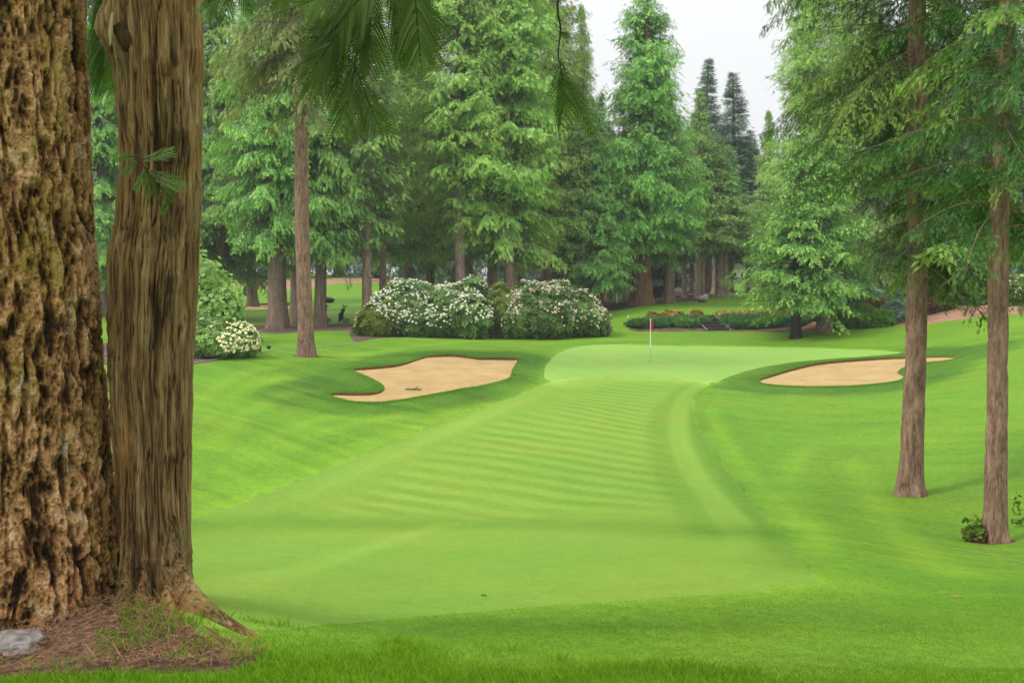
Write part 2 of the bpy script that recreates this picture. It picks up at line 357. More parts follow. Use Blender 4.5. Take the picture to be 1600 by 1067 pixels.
Z['mulch_far'] = pxpoly([(300,447),(360,447),(420,452),(470,451),(530,443),(580,442),(640,442),(640,434),(560,434),(480,438),(400,436),(300,436)], px=10)
Z['soil_cedars'] = pxpoly([(370,514),(410,520),(440,521),(500,517),(560,517),(600,516),(600,508),(540,506),(500,508),(440,510),(400,508)], px=7)
Z['soil_left'] = pxpoly([(180,575),(300,569),(340,563),(380,556),(404,550),(408,543),(380,536),(330,532),(250,530),(150,540)], px=8)
Z['soil_hedge'] = pxpoly([(553,533),(600,528),(700,525),(800,521),(900,523),(945,520),(955,505),(900,495),(700,495),(560,505)], px=8)
Z['soil_garden'] = pxpoly([(985,516),(1100,517.5),(1180,518),(1240,519),(1290,514),(1240,497),(1100,494),(1020,494)], px=8)
Z['mulch_right'] = pxpoly([(1240,520),(1300,516),(1380,511),(1410,509),(1450,506),(1500,499),(1560,492),(1640,487),(1640,468),(1560,474),(1500,478),(1440,482),(1400,478),(1330,478),(1290,495),(1260,508)], px=8)
Z['wood_floor'] = pxpoly([(640,492),(760,490),(850,487),(950,486),(985,482),(1010,476),(1060,472),(1100,470),(1105,463),(1125,461),(1138,458),(1135,446),(1060,444),(900,444),(700,444),(640,455)], px=8)
Z['litter'] = np.array(hit(*np.array([(-60,1010),(0,1000),(60,985),(110,960),(170,940),(235,945),(300,985),(350,1012),(398,1024),(405,1040),(360,1050),(250,1052),(150,1056),(60,1060),(-60,1060)], float).T)[:, :2])
Z['litter'] = np.concatenate([Z['litter'], np.array([[-3.4, 4.1], [-3.6, 5.6], [-2.6, 6.0], [-1.6, 5.9], [-1.25, 5.3]])[:0]])

for nm_, u_, Y_, r_ in (('base_soil_right', 1559, 16.3, .3), ('base_soil_lone', 479, 44, .5), ('base_soil_inner', 1430, 20.5, .25)):
    a_ = np.arange(28)*2*PI/28; q_ = r_*(.85+.5*fbm(np.stack([np.cos(a_)*1.5+u_, np.sin(a_)*1.5, 0*a_], -1), 2, 3)); Z[nm_] = np.stack([(u_-800)/F*Y_+q_*np.cos(a_)*1.15, Y_+q_*np.sin(a_)], 1)
# log-polar grid of ground points
th = np.concatenate([np.linspace(-PI, -.62, 34)[:-1], np.linspace(-.62, .62, 330), np.linspace(.62, PI, 34)[1:-1]])
rr = np.concatenate([np.exp(np.linspace(math.log(1.2), math.log(6), 44))[:-1], np.exp(np.linspace(math.log(6), math.log(70), 300))[:-1], np.exp(np.linspace(math.log(70), math.log(420), 60))])
TH, RR = np.meshgrid(th, rr); RR = RR*(1+(rng.random(RR.shape)-.5)*.003)
gx = (RR*np.sin(TH)).ravel(); gy = (RR*np.cos(TH)).ravel()
gx = np.append(gx, 0); gy = np.append(gy, 0)
pts = [np.stack([gx, gy], 1)]; edges = []; base = len(gx)
for k, P in Z.items():
    n = len(P); pts.append(P); edges += [(base+i, base+(i+1) % n) for i in range(n)]; base += n
pts = np.concatenate(pts)
vo, eo, fo, _, _, _ = delaunay_2d_cdt([Vector(p) for p in pts.tolist()], edges, [], 0, 1e-5)
GV = np.array([(v.x, v.y) for v in vo]); GT = np.array([f for f in fo if len(f) == 3])
cx, cy = GV[GT].mean(1).T
a2 = (GV[GT[:, 1]]-GV[GT[:, 0]]); b2 = (GV[GT[:, 2]]-GV[GT[:, 0]]); neg = (a2[:, 0]*b2[:, 1]-a2[:, 1]*b2[:, 0]) < 0
GT[neg] = GT[neg][:, ::-1]
zone = np.zeros(len(GT), int); names = list(Z)
for i in [names.index(k) for k in ('wood_floor','green_far','fairway','putting_green','mulch_far','soil_cedars','soil_left','soil_hedge','soil_garden','mulch_right','bunker_left','bunker_right','bunker_far','litter','base_soil_right','base_soil_lone','base_soil_inner')]:
    zone[inpoly(cx, cy, Z[names[i]])] = i+1
GH = hgt(GV[:, 0], GV[:, 1])
litter_d = np.where(inpoly(GV[:, 0], GV[:, 1], Z['litter']), 1, -1)*pldist(GV[:, 0], GV[:, 1], Z['litter'], True)
GH = GH+.05*sm(-.1, .5, litter_d)*(.6+.8*fbm(np.stack([GV[:, 0], GV[:, 1], 0*GH], -1)*5, 3, 3))
# mowing pattern, with the shade of the fairway fold painted into tone
X, Y = GV[:, 0], GV[:, 1]; tone = np.zeros(len(GV))
def line(L, w, amp, soft=.5):
    global tone
    P = pxpoly(L, False, .3, 12); d = pldist(X, Y, P); ww = w if np.isscalar(w) else w
    tone += amp*sm(ww*(1+soft), ww*(1-soft), d)
fw = inpoly(X, Y, Z['fairway'])
edge = pldist(X, Y, Z['fairway'], True)
along = X*.42+Y*.907
wob = (fbm(np.stack([X*.15, Y*.15, 0*X], -1), 2, 21)-.5)*1.2
s = np.sin(2*PI*(along+wob)/1.75); stripe = np.tanh(2.*s)
amp = .2+.35*fbm(np.stack([X*.4, Y*.25, 0*X], -1), 3, 31)
smask = np.where(fw, sm(17.3, 19.5, Y)*sm(47, 38, Y)*sm(.9, 2.2, edge), 0)
P_ = pxpoly([(1118,596),(1080,610),(1062,640),(1060,680),(1078,730),(1110,775),(1145,815),(1168,850),(1172,885),(1160,915)], False, .3, 10); d_ = pldist(X, Y, P_)
tone += (.15+.6*sm(10.5, 18.5, Y))*sm(8.6, 10.5, Y)*sm(.30*1.35, .30*.65, d_)
line([(1108,606),(1092,650),(1118,705),(1155,755),(1200,812),(1232,860)], .35, -.3, .5)
line([(1085,600),(1045,640),(1038,680),(1055,740),(1090,790),(1125,830)], .5, -.5, .4)
line([(868,594),(790,632),(640,694),(560,727),(450,772),(330,808)], .45, .55, .6)
line([(290,819),(500,818),(800,819),(1000,824),(1150,834)], .9, -.62, .8)  # shade in the trough of the fold, painted as a darker band
line([(300,925),(400,905),(500,880),(600,848),(700,818)], .22, .5, .8)
line([(330,982),(500,972),(800,946),(1000,932),(1200,916),(1268,902)], .28, .4, .7)
line([(640,668),(500,722),(400,757),(300,795)], .5, .25, .6)
line([(400,600),(470,580),(600,548),(750,532),(900,531),(990,529)], .6, .4, .8)
line([(880,560),(860,580),(845,596)], .5, .35, .6)
line([(860,541),(1000,534),(1200,538),(1400,545),(1500,548)], .5, -.25, .7)
for L in ([(330,700),(390,640),(470,610)], [(320,660),(380,610),(450,590)], [(360,740),(430,680),(520,650)], [(420,720),(500,675),(620,650)], [(300,640),(360,590),(440,572)],
          [(1110,640),(1150,720),(1200,780),(1270,860)], [(1260,700),(1230,760),(1290,850)], [(1330,720),(1400,830),(1500,900)]):
    line(L, .3, .42, .9)
line([(1105,650),(1130,710),(1190,780),(1240,840),(1265,880)], .9, -.25, .7)
dG = pldist(X, Y, Z['putting_green'], True); ing = inpoly(X, Y, Z['putting_green'])
near_g = sm(2.2, .0, dG)
tone = tone+np.where(fw, near_g*.9, 0)-np.where(ing, sm(1.5, 0, dG)*.45*sm(50, 44, Y), 0)
tone = tone+np.where(fw & ~ing & (dG > .6), -.5*sm(1.0, 0, edge), 0)+np.where(~fw & ~ing, .4*sm(1.1, 0, edge)*sm(5, 9, Y), 0)+np.where(~fw & ~ing, .5*sm(.5, 0, dG), 0)
# long faint streaks on the rough banks
st = fbm(np.stack([(X*.62+Y*.78)*2.2, (X*.78-Y*.62)*.3, 0*X], -1), 4, 41)-.5
tone += np.where(~fw, st*np.where(X > 1., .75, 1.3)*sm(7, 12, Y)*sm(80, 50, Y), 0)
dL = np.minimum(pldist(X, Y, Z['bunker_left'], True), pldist(X, Y, Z['bunker_right'], True))
lushz = sm(3.6, 1.8, dL+(fbm(np.stack([X, Y, 0*X], -1)*.7, 3, 51)-.5)*1.2)
lush_tone = -1.*lushz

GREEN_BED = ('soil_cedars','soil_left','soil_hedge','soil_garden')
def sub(name, mask, mat, zoff=None, label=None, cat=None, kind='structure', extra=0., group=None):
    T = GT[mask]; idx, inv = np.unique(T, return_inverse=True)
    z = GH[idx]+(zoff[idx] if zoff is not None else 0)
    V = np.stack([GV[idx, 0], GV[idx, 1], z], 1)
    t = tone[idx]+(lush_tone[idx] if extra else 0)
    me = mkmesh(name, V, inv.reshape(-1, 3), {'tone': t, 'v': t*0+.5, 'smask': smask[idx]}, True, [mat]); return link(name, me, kind=kind, label=label, cat=cat, group=group)
zi = lambda k: zone == names.index(k)+1
sub('ground', zone == 0, M['rough'], extra=1.)
sub('fairway', zi('fairway'), M['fairway'])
sub('putting_green', zi('putting_green'), M['green'])
sub('far_putting_green', zi('green_far'), M['fairway'])
sub('woodland_floor', zi('wood_floor') , M['forest'])
sub('bark_mulch_bed', zi('mulch_right'), M['mulch'])
sub('far_mulch_bank', zi('mulch_far'), M['mulch'])
sub('garden_soil', zi('soil_cedars')|zi('soil_left')|zi('soil_hedge')|zi('soil_garden'), M['forest'])
sub('needle_litter_ground', zi('litter')|zi('base_soil_right')|zi('base_soil_lone')|zi('base_soil_inner'), M['soil'])
# bunkers: sand lies below a cut lip, deeper on the far side
inset = np.zeros(len(GV))
for k in ('bunker_left', 'bunker_right', 'bunker_far'):
    P = Z[k]; ar = .5*np.sum(P[:, 0]*np.roll(P[:, 1], -1)-np.roll(P[:, 0], -1)*P[:, 1])
    t = np.roll(P, -1, 0)-np.roll(P, 1, 0); nrm = np.stack([t[:, 1], -t[:, 0]], 1)*np.sign(ar); nrm /= np.linalg.norm(nrm, axis=1)[:, None]+1e-9
    lip = .012+.085*sm(-.1, .7, nrm[:, 1]); 
    for _ in range(4): lip = (lip+np.roll(lip, 1)+np.roll(lip, -1))/3
    if k == 'bunker_far': lip *= 1.6
    ins = inpoly(X, Y, P) | (pldist(X, Y, P, True) < 1e-4)
    ii = np.nonzero(ins)[0]; d = np.hypot(X[ii][:, None]-P[:, 0], Y[ii][:, None]-P[:, 1]); w = 1/(d+.02)**2
    dep = (w*lip).sum(1)/w.sum(1); dd = d.min(1)
    inset[ii] = -(dep+.12*sm(0, 2.5, dd))-(fbm(np.stack([X[ii], Y[ii], 0*dd], -1)*1.5, 3, 61)-.5)*.05*sm(0, .6, dd)
    b = sub({'bunker_left':'sand_bunker','bunker_right':'sand_bunker','bunker_far':'sand_bunker'}[k], zi(k), M['sand'], inset)
    z1 = hgt(P[:, 0], P[:, 1])
    off = (fbm(np.stack([P[:, 0]*3, P[:, 1]*3, 0*z1], -1), 2, 3)-.3)*.03
    top = np.stack([P[:, 0], P[:, 1], z1+.006+off*.4], 1); bot = np.stack([P[:, 0], P[:, 1], z1-lip-.05], 1)
    c = P.mean(0); n = len(P); i = np.arange(n); j = (i+1) % n
    me = mkmesh('soil_lip', np.concatenate([top, bot]), np.stack([i, j, j+n, i+n], 1), {'v': np.full(2*n, .5)}, True, [M['soil_edge']])
    link('soil_lip', me, parent=b)
# ------------------------------------------------------------------ conifers
def nrmz(a): return a/(np.linalg.norm(a, axis=-1, keepdims=True)+1e-9)
def fan(n, spread, wid, L0=.35, L1=.9, curl=-.1):
    """unit spray along +x: n leaflet pairs plus a tip, as thin triangles"""
    V = []; T = []; A = []
    def tri(p, q, w, a):
        d = nrmz(np.array(q)-np.array(p)); s = np.array([-d[1], d[0], 0])*w
        k = len(V); m = (np.array(p)*.55+np.array(q)*.45)
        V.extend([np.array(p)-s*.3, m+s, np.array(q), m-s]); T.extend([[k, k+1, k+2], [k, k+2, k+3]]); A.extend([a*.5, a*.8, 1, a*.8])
    for i in range(n):
        t = i/n; l = L1*(1-t)+L0*t
        for sgn in (1, -1):
            x = t*.8+(.06 if sgn > 0 else 0)
            tri([x, 0, 0], [x+l*math.cos(spread), sgn*l*math.sin(spread), curl*(1+t)], wid, .3+.5*t)
    tri([.35, 0, 0], [1.05, 0, curl], wid, .8)
    return np.array(V), np.array(T), np.array(A)
FAN_CEDAR = fan(4, .6, .055, .22, .5, -.14); FAN_FIR = fan(4, .8, .045, .2, .42, -.08)
FAN_HERO = fan(6, .75, .045, .16, .36, -.05)
TUFT_FIR = fan(9, .9, .03, .12, .26, -.03)

def place(fanm, P, D, Nn, S, A):
    V, T, a = fanm; m = len(P); D = nrmz(D)
    Y_ = nrmz(np.cross(Nn, D)); Z_ = np.cross(D, Y_)
    W = P[:, None]+S[:, None, None]*(V[None, :, 0:1]*D[:, None]+V[None, :, 1:2]*Y_[:, None]+V[None, :, 2:3]*Z_[:, None])
    TT = (T[None]+(np.arange(m)*len(V))[:, None, None]).reshape(-1, 3)
    AA = np.clip(A[:, None]+.35*(a[None]-.5), 0, 1)
    return W.reshape(-1, 3), TT, AA.ravel()

def branch(rg, root, az, L, up, droop, tip, side, st, ss, sp, phi, hang, twl, fanm, bare=.12, tw_droop=.15, v0=.4, jit=.25):
    """one limb: returns axis points and its sprays"""
    a = np.array([math.cos(az), math.sin(az), 0]); b = np.array([-a[1], a[0], 0]); z = np.array([0, 0, 1.])
    def P(t):
        t = np.asarray(t)[..., None]
        return root+a*L*(t-.12*t**2)+b*L*side*t**2+z*L*(up*t-droop*t**2+tip*t**3.)
    n = max(4, int(L/st)); t = bare+(1-bare)*(np.arange(n)+rg.random(n)*.6)/n; t = np.clip(t, 0, 1)
    p = P(t); T = nrmz(P(t+.02)-P(t-.02))
    t = np.tile(t, 2); p = np.tile(p, (2, 1)); T = np.tile(T, (2, 1)); sg = np.repeat([1., -1.], n)
    ph = phi+rg.normal(0, .18, 2*n); bb = nrmz(np.cross(T, z)); 
    D = T*np.cos(ph)[:, None]-bb*(np.sin(ph)*sg)[:, None]+z*(-tw_droop-hang*.35*rg.random(2*n))[:, None]
    D = nrmz(D+rg.normal(0, .1, D.shape))
    l = twl*L*(1-t)**.65*(.35+.65*np.minimum(1, t*3.5))+ss*1.6; l *= rg.uniform(.6, 1.25, 2*n)
    K = int(max(2, np.ceil(l.max()/sp))); s = (np.arange(K)+.4)/K
    q = p[:, None]+D[:, None]*(l[:, None]*s)[..., None]-z*(.25*hang*l[:, None]*s**2)[..., None]
    keep = (rg.random((2*n, K)) < (l/l.max())[:, None]+.15)
    dd = D[:, None]*.9+T[:, None]*.25-z*(hang*(.35+.65*s))[None, :, None]*rg.uniform(.5, 1.3, (2*n, K, 1))+rg.normal(0, jit, q.shape)
    nn = z*.9+a*.6*hang+rg.normal(0, .4, q.shape)
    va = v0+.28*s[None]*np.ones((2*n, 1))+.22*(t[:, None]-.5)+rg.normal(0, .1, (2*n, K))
    sc = ss*rg.uniform(.7, 1.3, (2*n, K))
    q = q+rg.normal(0, ss*.18, q.shape)
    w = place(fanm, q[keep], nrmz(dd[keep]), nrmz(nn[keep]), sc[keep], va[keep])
    ax = P(np.linspace(0, .97, 7))
    return ax, w

def conifer(name, seed, H, hb, R, r0, kind, leafm, barkm, nper=11, z_hi=None, ss=.29, fine=1., gap=.55, top_gap=0, flare=.35, prof=None, bare_twigs=0, lean=(0, 0)):
    """returns trunk mesh and crown mesh of one tree standing at the origin"""
    rg = np.random.default_rng(seed)
    # trunk
    nz, na = 26, 16; hz = H*(np.linspace(0, 1, nz)**1.6); th = np.arange(na)*2*PI/na
    r = r0*(1-hz/H)**.75*(1+flare*np.exp(-hz/(r0*1.3)))+.02
    wav = 1+flare*.5*np.exp(-hz/(r0*1.5))[:, None]*np.sin(th*5+seed)[None]+.03*np.sin(th*3+1)[None]
    bend = np.stack([lean[0]*hz+.12*np.sin(hz*.22+seed), lean[1]*hz+.12*np.cos(hz*.19+seed*2)-.12*np.cos(seed*2), hz], 1); bend[:, 0] -= .12*math.sin(seed)
    V = np.stack([bend[:, None, 0]+r[:, None]*wav*np.cos(th), bend[:, None, 1]+r[:, None]*wav*np.sin(th), np.repeat((hz-.25*(hz == 0))[:, None], na, 1)], -1).reshape(-1, 3)
    i = np.arange(nz-1)[:, None]*na+np.arange(na); j = np.arange(nz-1)[:, None]*na+(np.arange(na)+1) % na
    tm = MB(); tm.add(V, np.stack([i, j, j+na, i+na], -1).reshape(-1, 4))
    axx = lambda z: np.array([np.interp(z, hz, bend[:, 0]), np.interp(z, hz, bend[:, 1]), z])
    W = []; TT = []; AA = []; n0 = 0
    z = hb; zt = z_hi or H
    while z < zt:
        h = (z-hb)/(H-hb)
        den = nper*(1+1.5*h)
        z += rg.exponential(1/den)
        if z >= min(zt, H*.995): break
        az = rg.random()*2*PI
        pr = (prof(h) if prof else (1-h)**1.0*min(1, .65+h*3))
        lobe = vn(np.array([[math.cos(az)*1.3+seed, math.sin(az)*1.3, z*.42]]), seed)[0]
        L = R*pr*(gap+(1.25-gap)*lobe)*rg.uniform(.8, 1.15)+.12
        if kind == 'cedar': pa = dict(up=.14+.3*h+rg.normal(0, .12), droop=.7-.35*h+rg.normal(0, .12), tip=.3, side=rg.normal(0, .2), phi=.7, hang=1.25, twl=.22, tw_droop=.35, jit=.35)
        elif kind == 'fir': pa = dict(up=.2+.35*h+rg.normal(0, .15), droop=.55-.3*h+rg.normal(0, .12), tip=.22, side=rg.normal(0, .2), phi=.8, hang=1.0, twl=.22, tw_droop=.3, jit=.35)
        elif kind == 'droop': pa = dict(up=.12+rg.normal(0, .08), droop=.75+rg.normal(0, .1), tip=.3, side=rg.normal(0, .15), phi=.85, hang=1.1, twl=.26, tw_droop=.35)
        else: pa = dict(up=.1+.4*h, droop=.35, tip=.2, side=rg.normal(0, .08), phi=.95, hang=.35, twl=.25, tw_droop=.1)
        fm = {'cedar': FAN_CEDAR, 'fir': FAN_FIR, 'spruce': FAN_FIR, 'droop': FAN_HERO}[kind]
        st = .26/fine*(1 if L > 1 else .6); sp = ss*.62
        ax, w = branch(rg, axx(z), az, L, st=st, ss=ss*(.5+.5*min(1, L/2)), sp=sp, fanm=fm, v0=.38+.1*rg.random(), **pa)
        tm.tube(ax, np.linspace(max(.012, L*.011), .006, len(ax)), 4, .3, False)
        W.append(w[0]); TT.append(w[1]+n0); AA.append(w[2]); n0 += len(w[0])
    # dead limb stubs below the crown
    for _ in range(bare_twigs):
        zz = rg.uniform(hb*.45, hb+2); az = rg.random()*2*PI; L = rg.uniform(.4, 1.6); t = np.linspace(0, 1, 6)[:, None]
        a = np.array([math.cos(az), math.sin(az), 0]); p = axx(zz)+a*L*t+np.array([0, 0, 1.])*L*(.1*t-.55*t**2)+rg.normal(0, .03, (6, 3))*t
        tm.tube(p, np.linspace(.018, .005, 6), 4, .8, False)
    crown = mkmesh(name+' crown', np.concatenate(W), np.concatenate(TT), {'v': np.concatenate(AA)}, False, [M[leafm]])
    trunk = tm.mesh(name+' trunk', M[barkm], True)
    return trunk, crown

SPEC = {
 'cedar_big': lambda: conifer('cedar big', 11, 32, 6.6, 6.9, .62, 'cedar', 'cedar', 'cedar_bark', 15, gap=.45, ss=.27),
 'cedar_a': lambda: conifer('cedar a', 1, 27, 3.4, 5.6, .42, 'cedar', 'cedar', 'cedar_bark', 13),
 'cedar_c': lambda: conifer('cedar c', 2, 24, 4.2, 4.9, .38, 'cedar', 'cedar', 'cedar_bark', 12, gap=.45),
 'cedar_open': lambda: conifer('cedar open', 3, 26, 4.6, 6.2, .7, 'cedar', 'cedar_b', 'red_bark', 13, gap=.4, prof=lambda h: (1-h)**.75*min(1, .6+h*2)),
 'cedar_wide': lambda: conifer('cedar wide', 4, 13, 2.2, 3.7, .24, 'cedar', 'cedar_b', 'dark_bark', 17, gap=.55, ss=.205, prof=lambda h: (1-h)**.8*min(1, .7+h*2), bare_twigs=14),
 'cedar_wide_b': lambda: conifer('cedar wide b', 14, 14, 2.1, 4.1, .36, 'cedar', 'cedar_b', 'cedar_bark', 17, gap=.5, ss=.205, prof=lambda h: (1-h)**.8*min(1, .7+h*2), bare_twigs=14),
 'fir_a': lambda: conifer('fir a', 5, 34, 4.6, 6.4, .36, 'fir', 'fir', 'fir_bark', 12, gap=.4, ss=.32, prof=lambda h: (1-h)**.7*min(1, .75+h*2), bare_twigs=10),
 'fir_b': lambda: conifer('fir b', 6, 31, 4.8, 5.8, .33, 'fir', 'fir', 'fir_bark', 12, gap=.4, ss=.32, prof=lambda h: (1-h)**.7*min(1, .7+h*2), bare_twigs=10),
 'fir_pale': lambda: conifer('fir pale', 15, 37, 8.8, 5.6, .37, 'fir', 'fir', 'fir_bark', 13, gap=.45, prof=lambda h: (1-h)**.7*min(1, .6+h*2), bare_twigs=16),
 'wood_low': lambda: conifer('wood low', 16, 17, 5.6, 3.4, .27, 'fir', 'cedar', 'fir_bark', 13, gap=.5, bare_twigs=10),
 'cedar_mid': lambda: conifer('cedar mid', 17, 20, 4.9, 4.6, .3, 'cedar', 'cedar', 'fir_bark', 14, gap=.45),
 'fir_wood': lambda: conifer('fir wood', 7, 24, 4.4, 3.6, .25, 'fir', 'cedar', 'fir_bark', 9, gap=.5, bare_twigs=12),
 'spruce': lambda: conifer('spruce', 8, 25, 4.5, 4.0, .34, 'spruce', 'spruce', 'fir_bark', 20, gap=.55, ss=.36),
 'fir_high': lambda: conifer('fir high', 9, 36, 9.9, 4.6, .31, 'droop', 'olive', 'pink_bark', 6, z_hi=26, gap=.35, ss=.3, prof=lambda h: .65+.35*math.sin(h*3), flare=.36),
 'dark_droop': lambda: conifer('dark droop', 10, 24, 1.6, 4.4, .35, 'droop', 'spruce', 'dark_bark', 8, gap=.4, ss=.36),
}
MESH = {}
def get(k):
    if k not in MESH: MESH[k] = SPEC[k]()
    return MESH[k]
TREES = {}
def tree(kind, name, u, Y, label, cat='tree', group=None, H=None, s=1., rs=1., rot=None, sink=.06, x=None, tilt=0):
    tr, cr = get(kind)
    p = uY(u, Y, -sink)
    e = bpy.data.objects.new(name, None); COL.objects.link(e); e.location = p
    e.rotation_euler = (tilt, 0, rng.random()*2*PI if rot is None else rot)
    hs = (H/{'cedar_a':27,'cedar_big':32,'fir_pale':37,'wood_low':17,'cedar_mid':20,'cedar_c':24,'cedar_open':26,'cedar_wide':13,'cedar_wide_b':14,'fir_a':34,'fir_b':31,'fir_wood':24,'spruce':25,'fir_high':36,'dark_droop':24}[kind]) if H else s
    e.scale = (s*rs, s*rs, hs)
    link('trunk', tr, e); link('crown', cr, e)
    tag(e, label, cat, group); return e
G1 = 'cedars standing in front of the far lawn'
tree('cedar_big', 'cedar_tree', 434, 67, 'thick grey buttressed cedar trunk nearest the far sand bunker, left of its dark twin', group=G1, rot=1.)
tree('cedar_big', 'cedar_tree', 467, 70, 'dark forked cedar half hidden behind the tall bare pinkish trunk', group=G1, s=.92)
tree('cedar_c', 'cedar_tree', 500, 67.5, 'slim grey cedar directly beside the two parked golf trolleys', group=G1, s=1.1, rs=.95, H=30)
tree('fir_wood', 'fir_tree', 573, 68, 'leaning reddish trunk just left of the white flowering hedge', group=G1, s=1.3, H=31, tilt=.0)
tree('fir_wood', 'fir_tree', 597, 74, 'thin dark trunk rising behind the left end of the flowering hedge', group=G1, s=1.0, H=29)
GL = 'background cedars on the left behind the near trunks'
for u, Y, k, s in ((345, 74, 'cedar_a', 1.15), (262, 82, 'cedar_c', 1.2), (165, 76, 'cedar_a', 1.2), (60, 80, 'cedar_c', 1.2), (395, 92, 'cedar_c', 1.2)):
    tree(k, 'cedar_tree', u, Y, 'tall green cedar in the backdrop seen beside the near trunks', group=GL, s=s)
GF = 'conifers beyond the far putting green'
for i, (u, Y) in enumerate(((300, 140), (362, 137), (420, 142), (470, 138), (528, 141), (590, 138), (640, 130), (225, 135), (120, 130))):
    tree(('dark_droop', 'cedar_a', 'dark_droop')[i % 3], 'conifer_tree', u, Y, 'distant conifer beyond the far putting green and its mulch bank', group=GF, s=1.15)
tree('fir_pale', 'fir_tree', 722, 71, 'tall fir with the pale straight trunk standing highest above the white hedge', s=1.0, rot=.4)
tree('fir_b', 'fir_tree', 770, 76, 'fir with twin grey trunk base showing left of centre above the hedge', s=1.15, H=35, rot=2.)
tree('fir_a', 'fir_tree', 797, 73, 'fir with reddish trunk just above the yellow bush in the hedge', s=1.05, H=36, rot=3.5)
tree('fir_b', 'fir_tree', 640, 80, 'light green fir between the thin dark trunk and the pale fir', s=1.05, H=33)
tree('cedar_c', 'cedar_tree', 672, 88, 'dark cedar filling the gap behind the left half of the hedge', s=1.1)
tree('fir_a', 'fir_tree', 858, 82, 'green fir above the right half of the white flowering hedge', s=.95, H=33)
tree('cedar_c', 'cedar_tree', 906, 88, 'narrow cedar whose spire stands alone against the white sky', s=1.0, rs=.85, H=26.5)
tree('cedar_a', 'cedar_tree', 938, 80, 'lower dark cedar between the two sky gaps near the hanging spray', s=.85, rs=.8, H=17.5)
tree('cedar_open', 'cedar_tree', 1002, 84, 'big cedar with the wide tan trunk at the edge of the wood', s=1.02, rs=1.18, H=27.5, rot=1.2)
tree('cedar_mid', 'cedar_tree', 1043, 87, 'cedar with drooping crown just right of the big tan trunk', s=1.)
tree('cedar_mid', 'cedar_tree', 1090, 94, 'rounded cedar at the right end of the wood beside the dark spruces', s=1.05, H=19.5)
tree('spruce', 'spruce_tree', 1104, 118, 'tallest dark spruce pointing into the white sky', s=1.0, rs=1.35, H=27.3)
tree('spruce', 'spruce_tree', 1139, 112, 'dark blue-green spruce right beside the tallest one', s=1.05, rs=1.3, H=24.5)
tree('spruce', 'spruce_tree', 1168, 122, 'small distant spruce under the lowest edge of the sky', s=.85, rs=1.3, H=19.5)
tree('spruce', 'spruce_tree', 1080, 124, 'dark spruce peeping out behind the rounded cedar', s=.8, H=22)
tree('cedar_c', 'cedar_tree', 1196, 104, 'cedar closing the sky gap behind the bright pair of cedars', s=.9, H=19)
tree('cedar_wide', 'cedar_tree', 1244, 60.5, 'bright green broad cedar with slim dark trunk in the azalea bed', s=1.0, rs=1.25, H=12.4, rot=.3)
tree('cedar_wide_b', 'cedar_tree', 1288, 61.5, 'bright green cedar with the thick grey trunk right of the azalea bed', s=1.0, rs=1.2, H=13.8, rot=2.2)
tree('fir_a', 'fir_tree', 1262, 84, 'tall conifer rising behind the bright pair of cedars', s=1.0, rs=.8, H=34)
tree('cedar_a', 'cedar_tree', 1345, 76, 'dark cedar behind the bluish shrubs', s=1.05)
GR = 'dark conifers behind the right bank'
for u, Y, k, s in ((1410, 72, 'dark_droop', 1.1), (1475, 64, 'dark_droop', 1.0), (1545, 68, 'dark_droop', 1.1), (1625, 60, 'dark_droop', 1.0), (1700, 62, 'cedar_a', 1.1), (1445, 92, 'cedar_a', 1.2), (1370, 100, 'spruce', 1.3), (1540, 90, 'spruce', 1.3), (1310, 106, 'cedar_a', 1.3), (1650, 84, 'cedar_a', 1.2)):
    tree(k, 'conifer_tree', u, Y+4, 'dark conifer in the shade behind the two near trunks on the right', group=GR, s=s)
GW = 'slim trunks in the shaded wood behind the pin'
wood = [(852, 92, .9), (880, 84, 1.), (912, 80, .95), (936, 92, .8), (958, 98, .9), (975, 90, .8), (1013, 86, .95), (1047, 88, 1.25), (1069, 96, .9), (1092, 99, 1.25), (1099, 112, 1.), (1107, 118, 1.), (1116, 108, 1.1)]
for u, Y, s in wood:
    tree('wood_low' if u > 930 else 'fir_wood', 'fir_tree', u, Y, 'slim grey trunk at the edge of the shaded wood behind the pin', group=GW, s=s, rs=1., H=16.5 if u > 930 else 21)
GT_ = 'twin trunks at the right end of the wood'
tree('wood_low', 'fir_tree', 1124, 95, 'left one of the twin grey trunks at the right end of the wood', group=GT_, s=1.2, rs=1.2, H=15.5)
tree('wood_low', 'fir_tree', 1133, 95.6, 'right one of the twin grey trunks at the right end of the wood', group=GT_, s=1.1, rs=1.2, H=14.5)
GB = 'trees deep inside the shaded wood'
r_ = np.random.default_rng(5)
for k in range(34):
    u = r_.uniform(620, 1085); Y = r_.uniform(98, 145)
    tree(('spruce', 'fir_wood', 'dark_droop')[k % 3], 'conifer_tree', u, Y, 'shadowy tree deep inside the wood behind the hedge and pin', group=GB, s=.9, H=(17.5 if u > 925 else 22))
GX = 'dark row of conifers closing the horizon'
for k in range(46):
    u = -420+k*53+r_.uniform(-12, 12); Y = (150, 172)[k % 2]+r_.uniform(-6, 6)
    tree('dark_droop' if not 1130 < u < 1175 else 'spruce', 'conifer_tree', u, Y, 'far conifer closing the horizon behind the wood', group=GX, s=1.3, H=(20 if 870 < u < 1220 else 34), sink=(2.4 if not 1130 < u < 1175 else .1))
# big trees standing in front
tree('fir_high', 'fir_tree', 479, 44, 'tall bare pinkish fir trunk standing alone in front of the hedge line', rs=1., s=1.05, H=38, rot=.9)
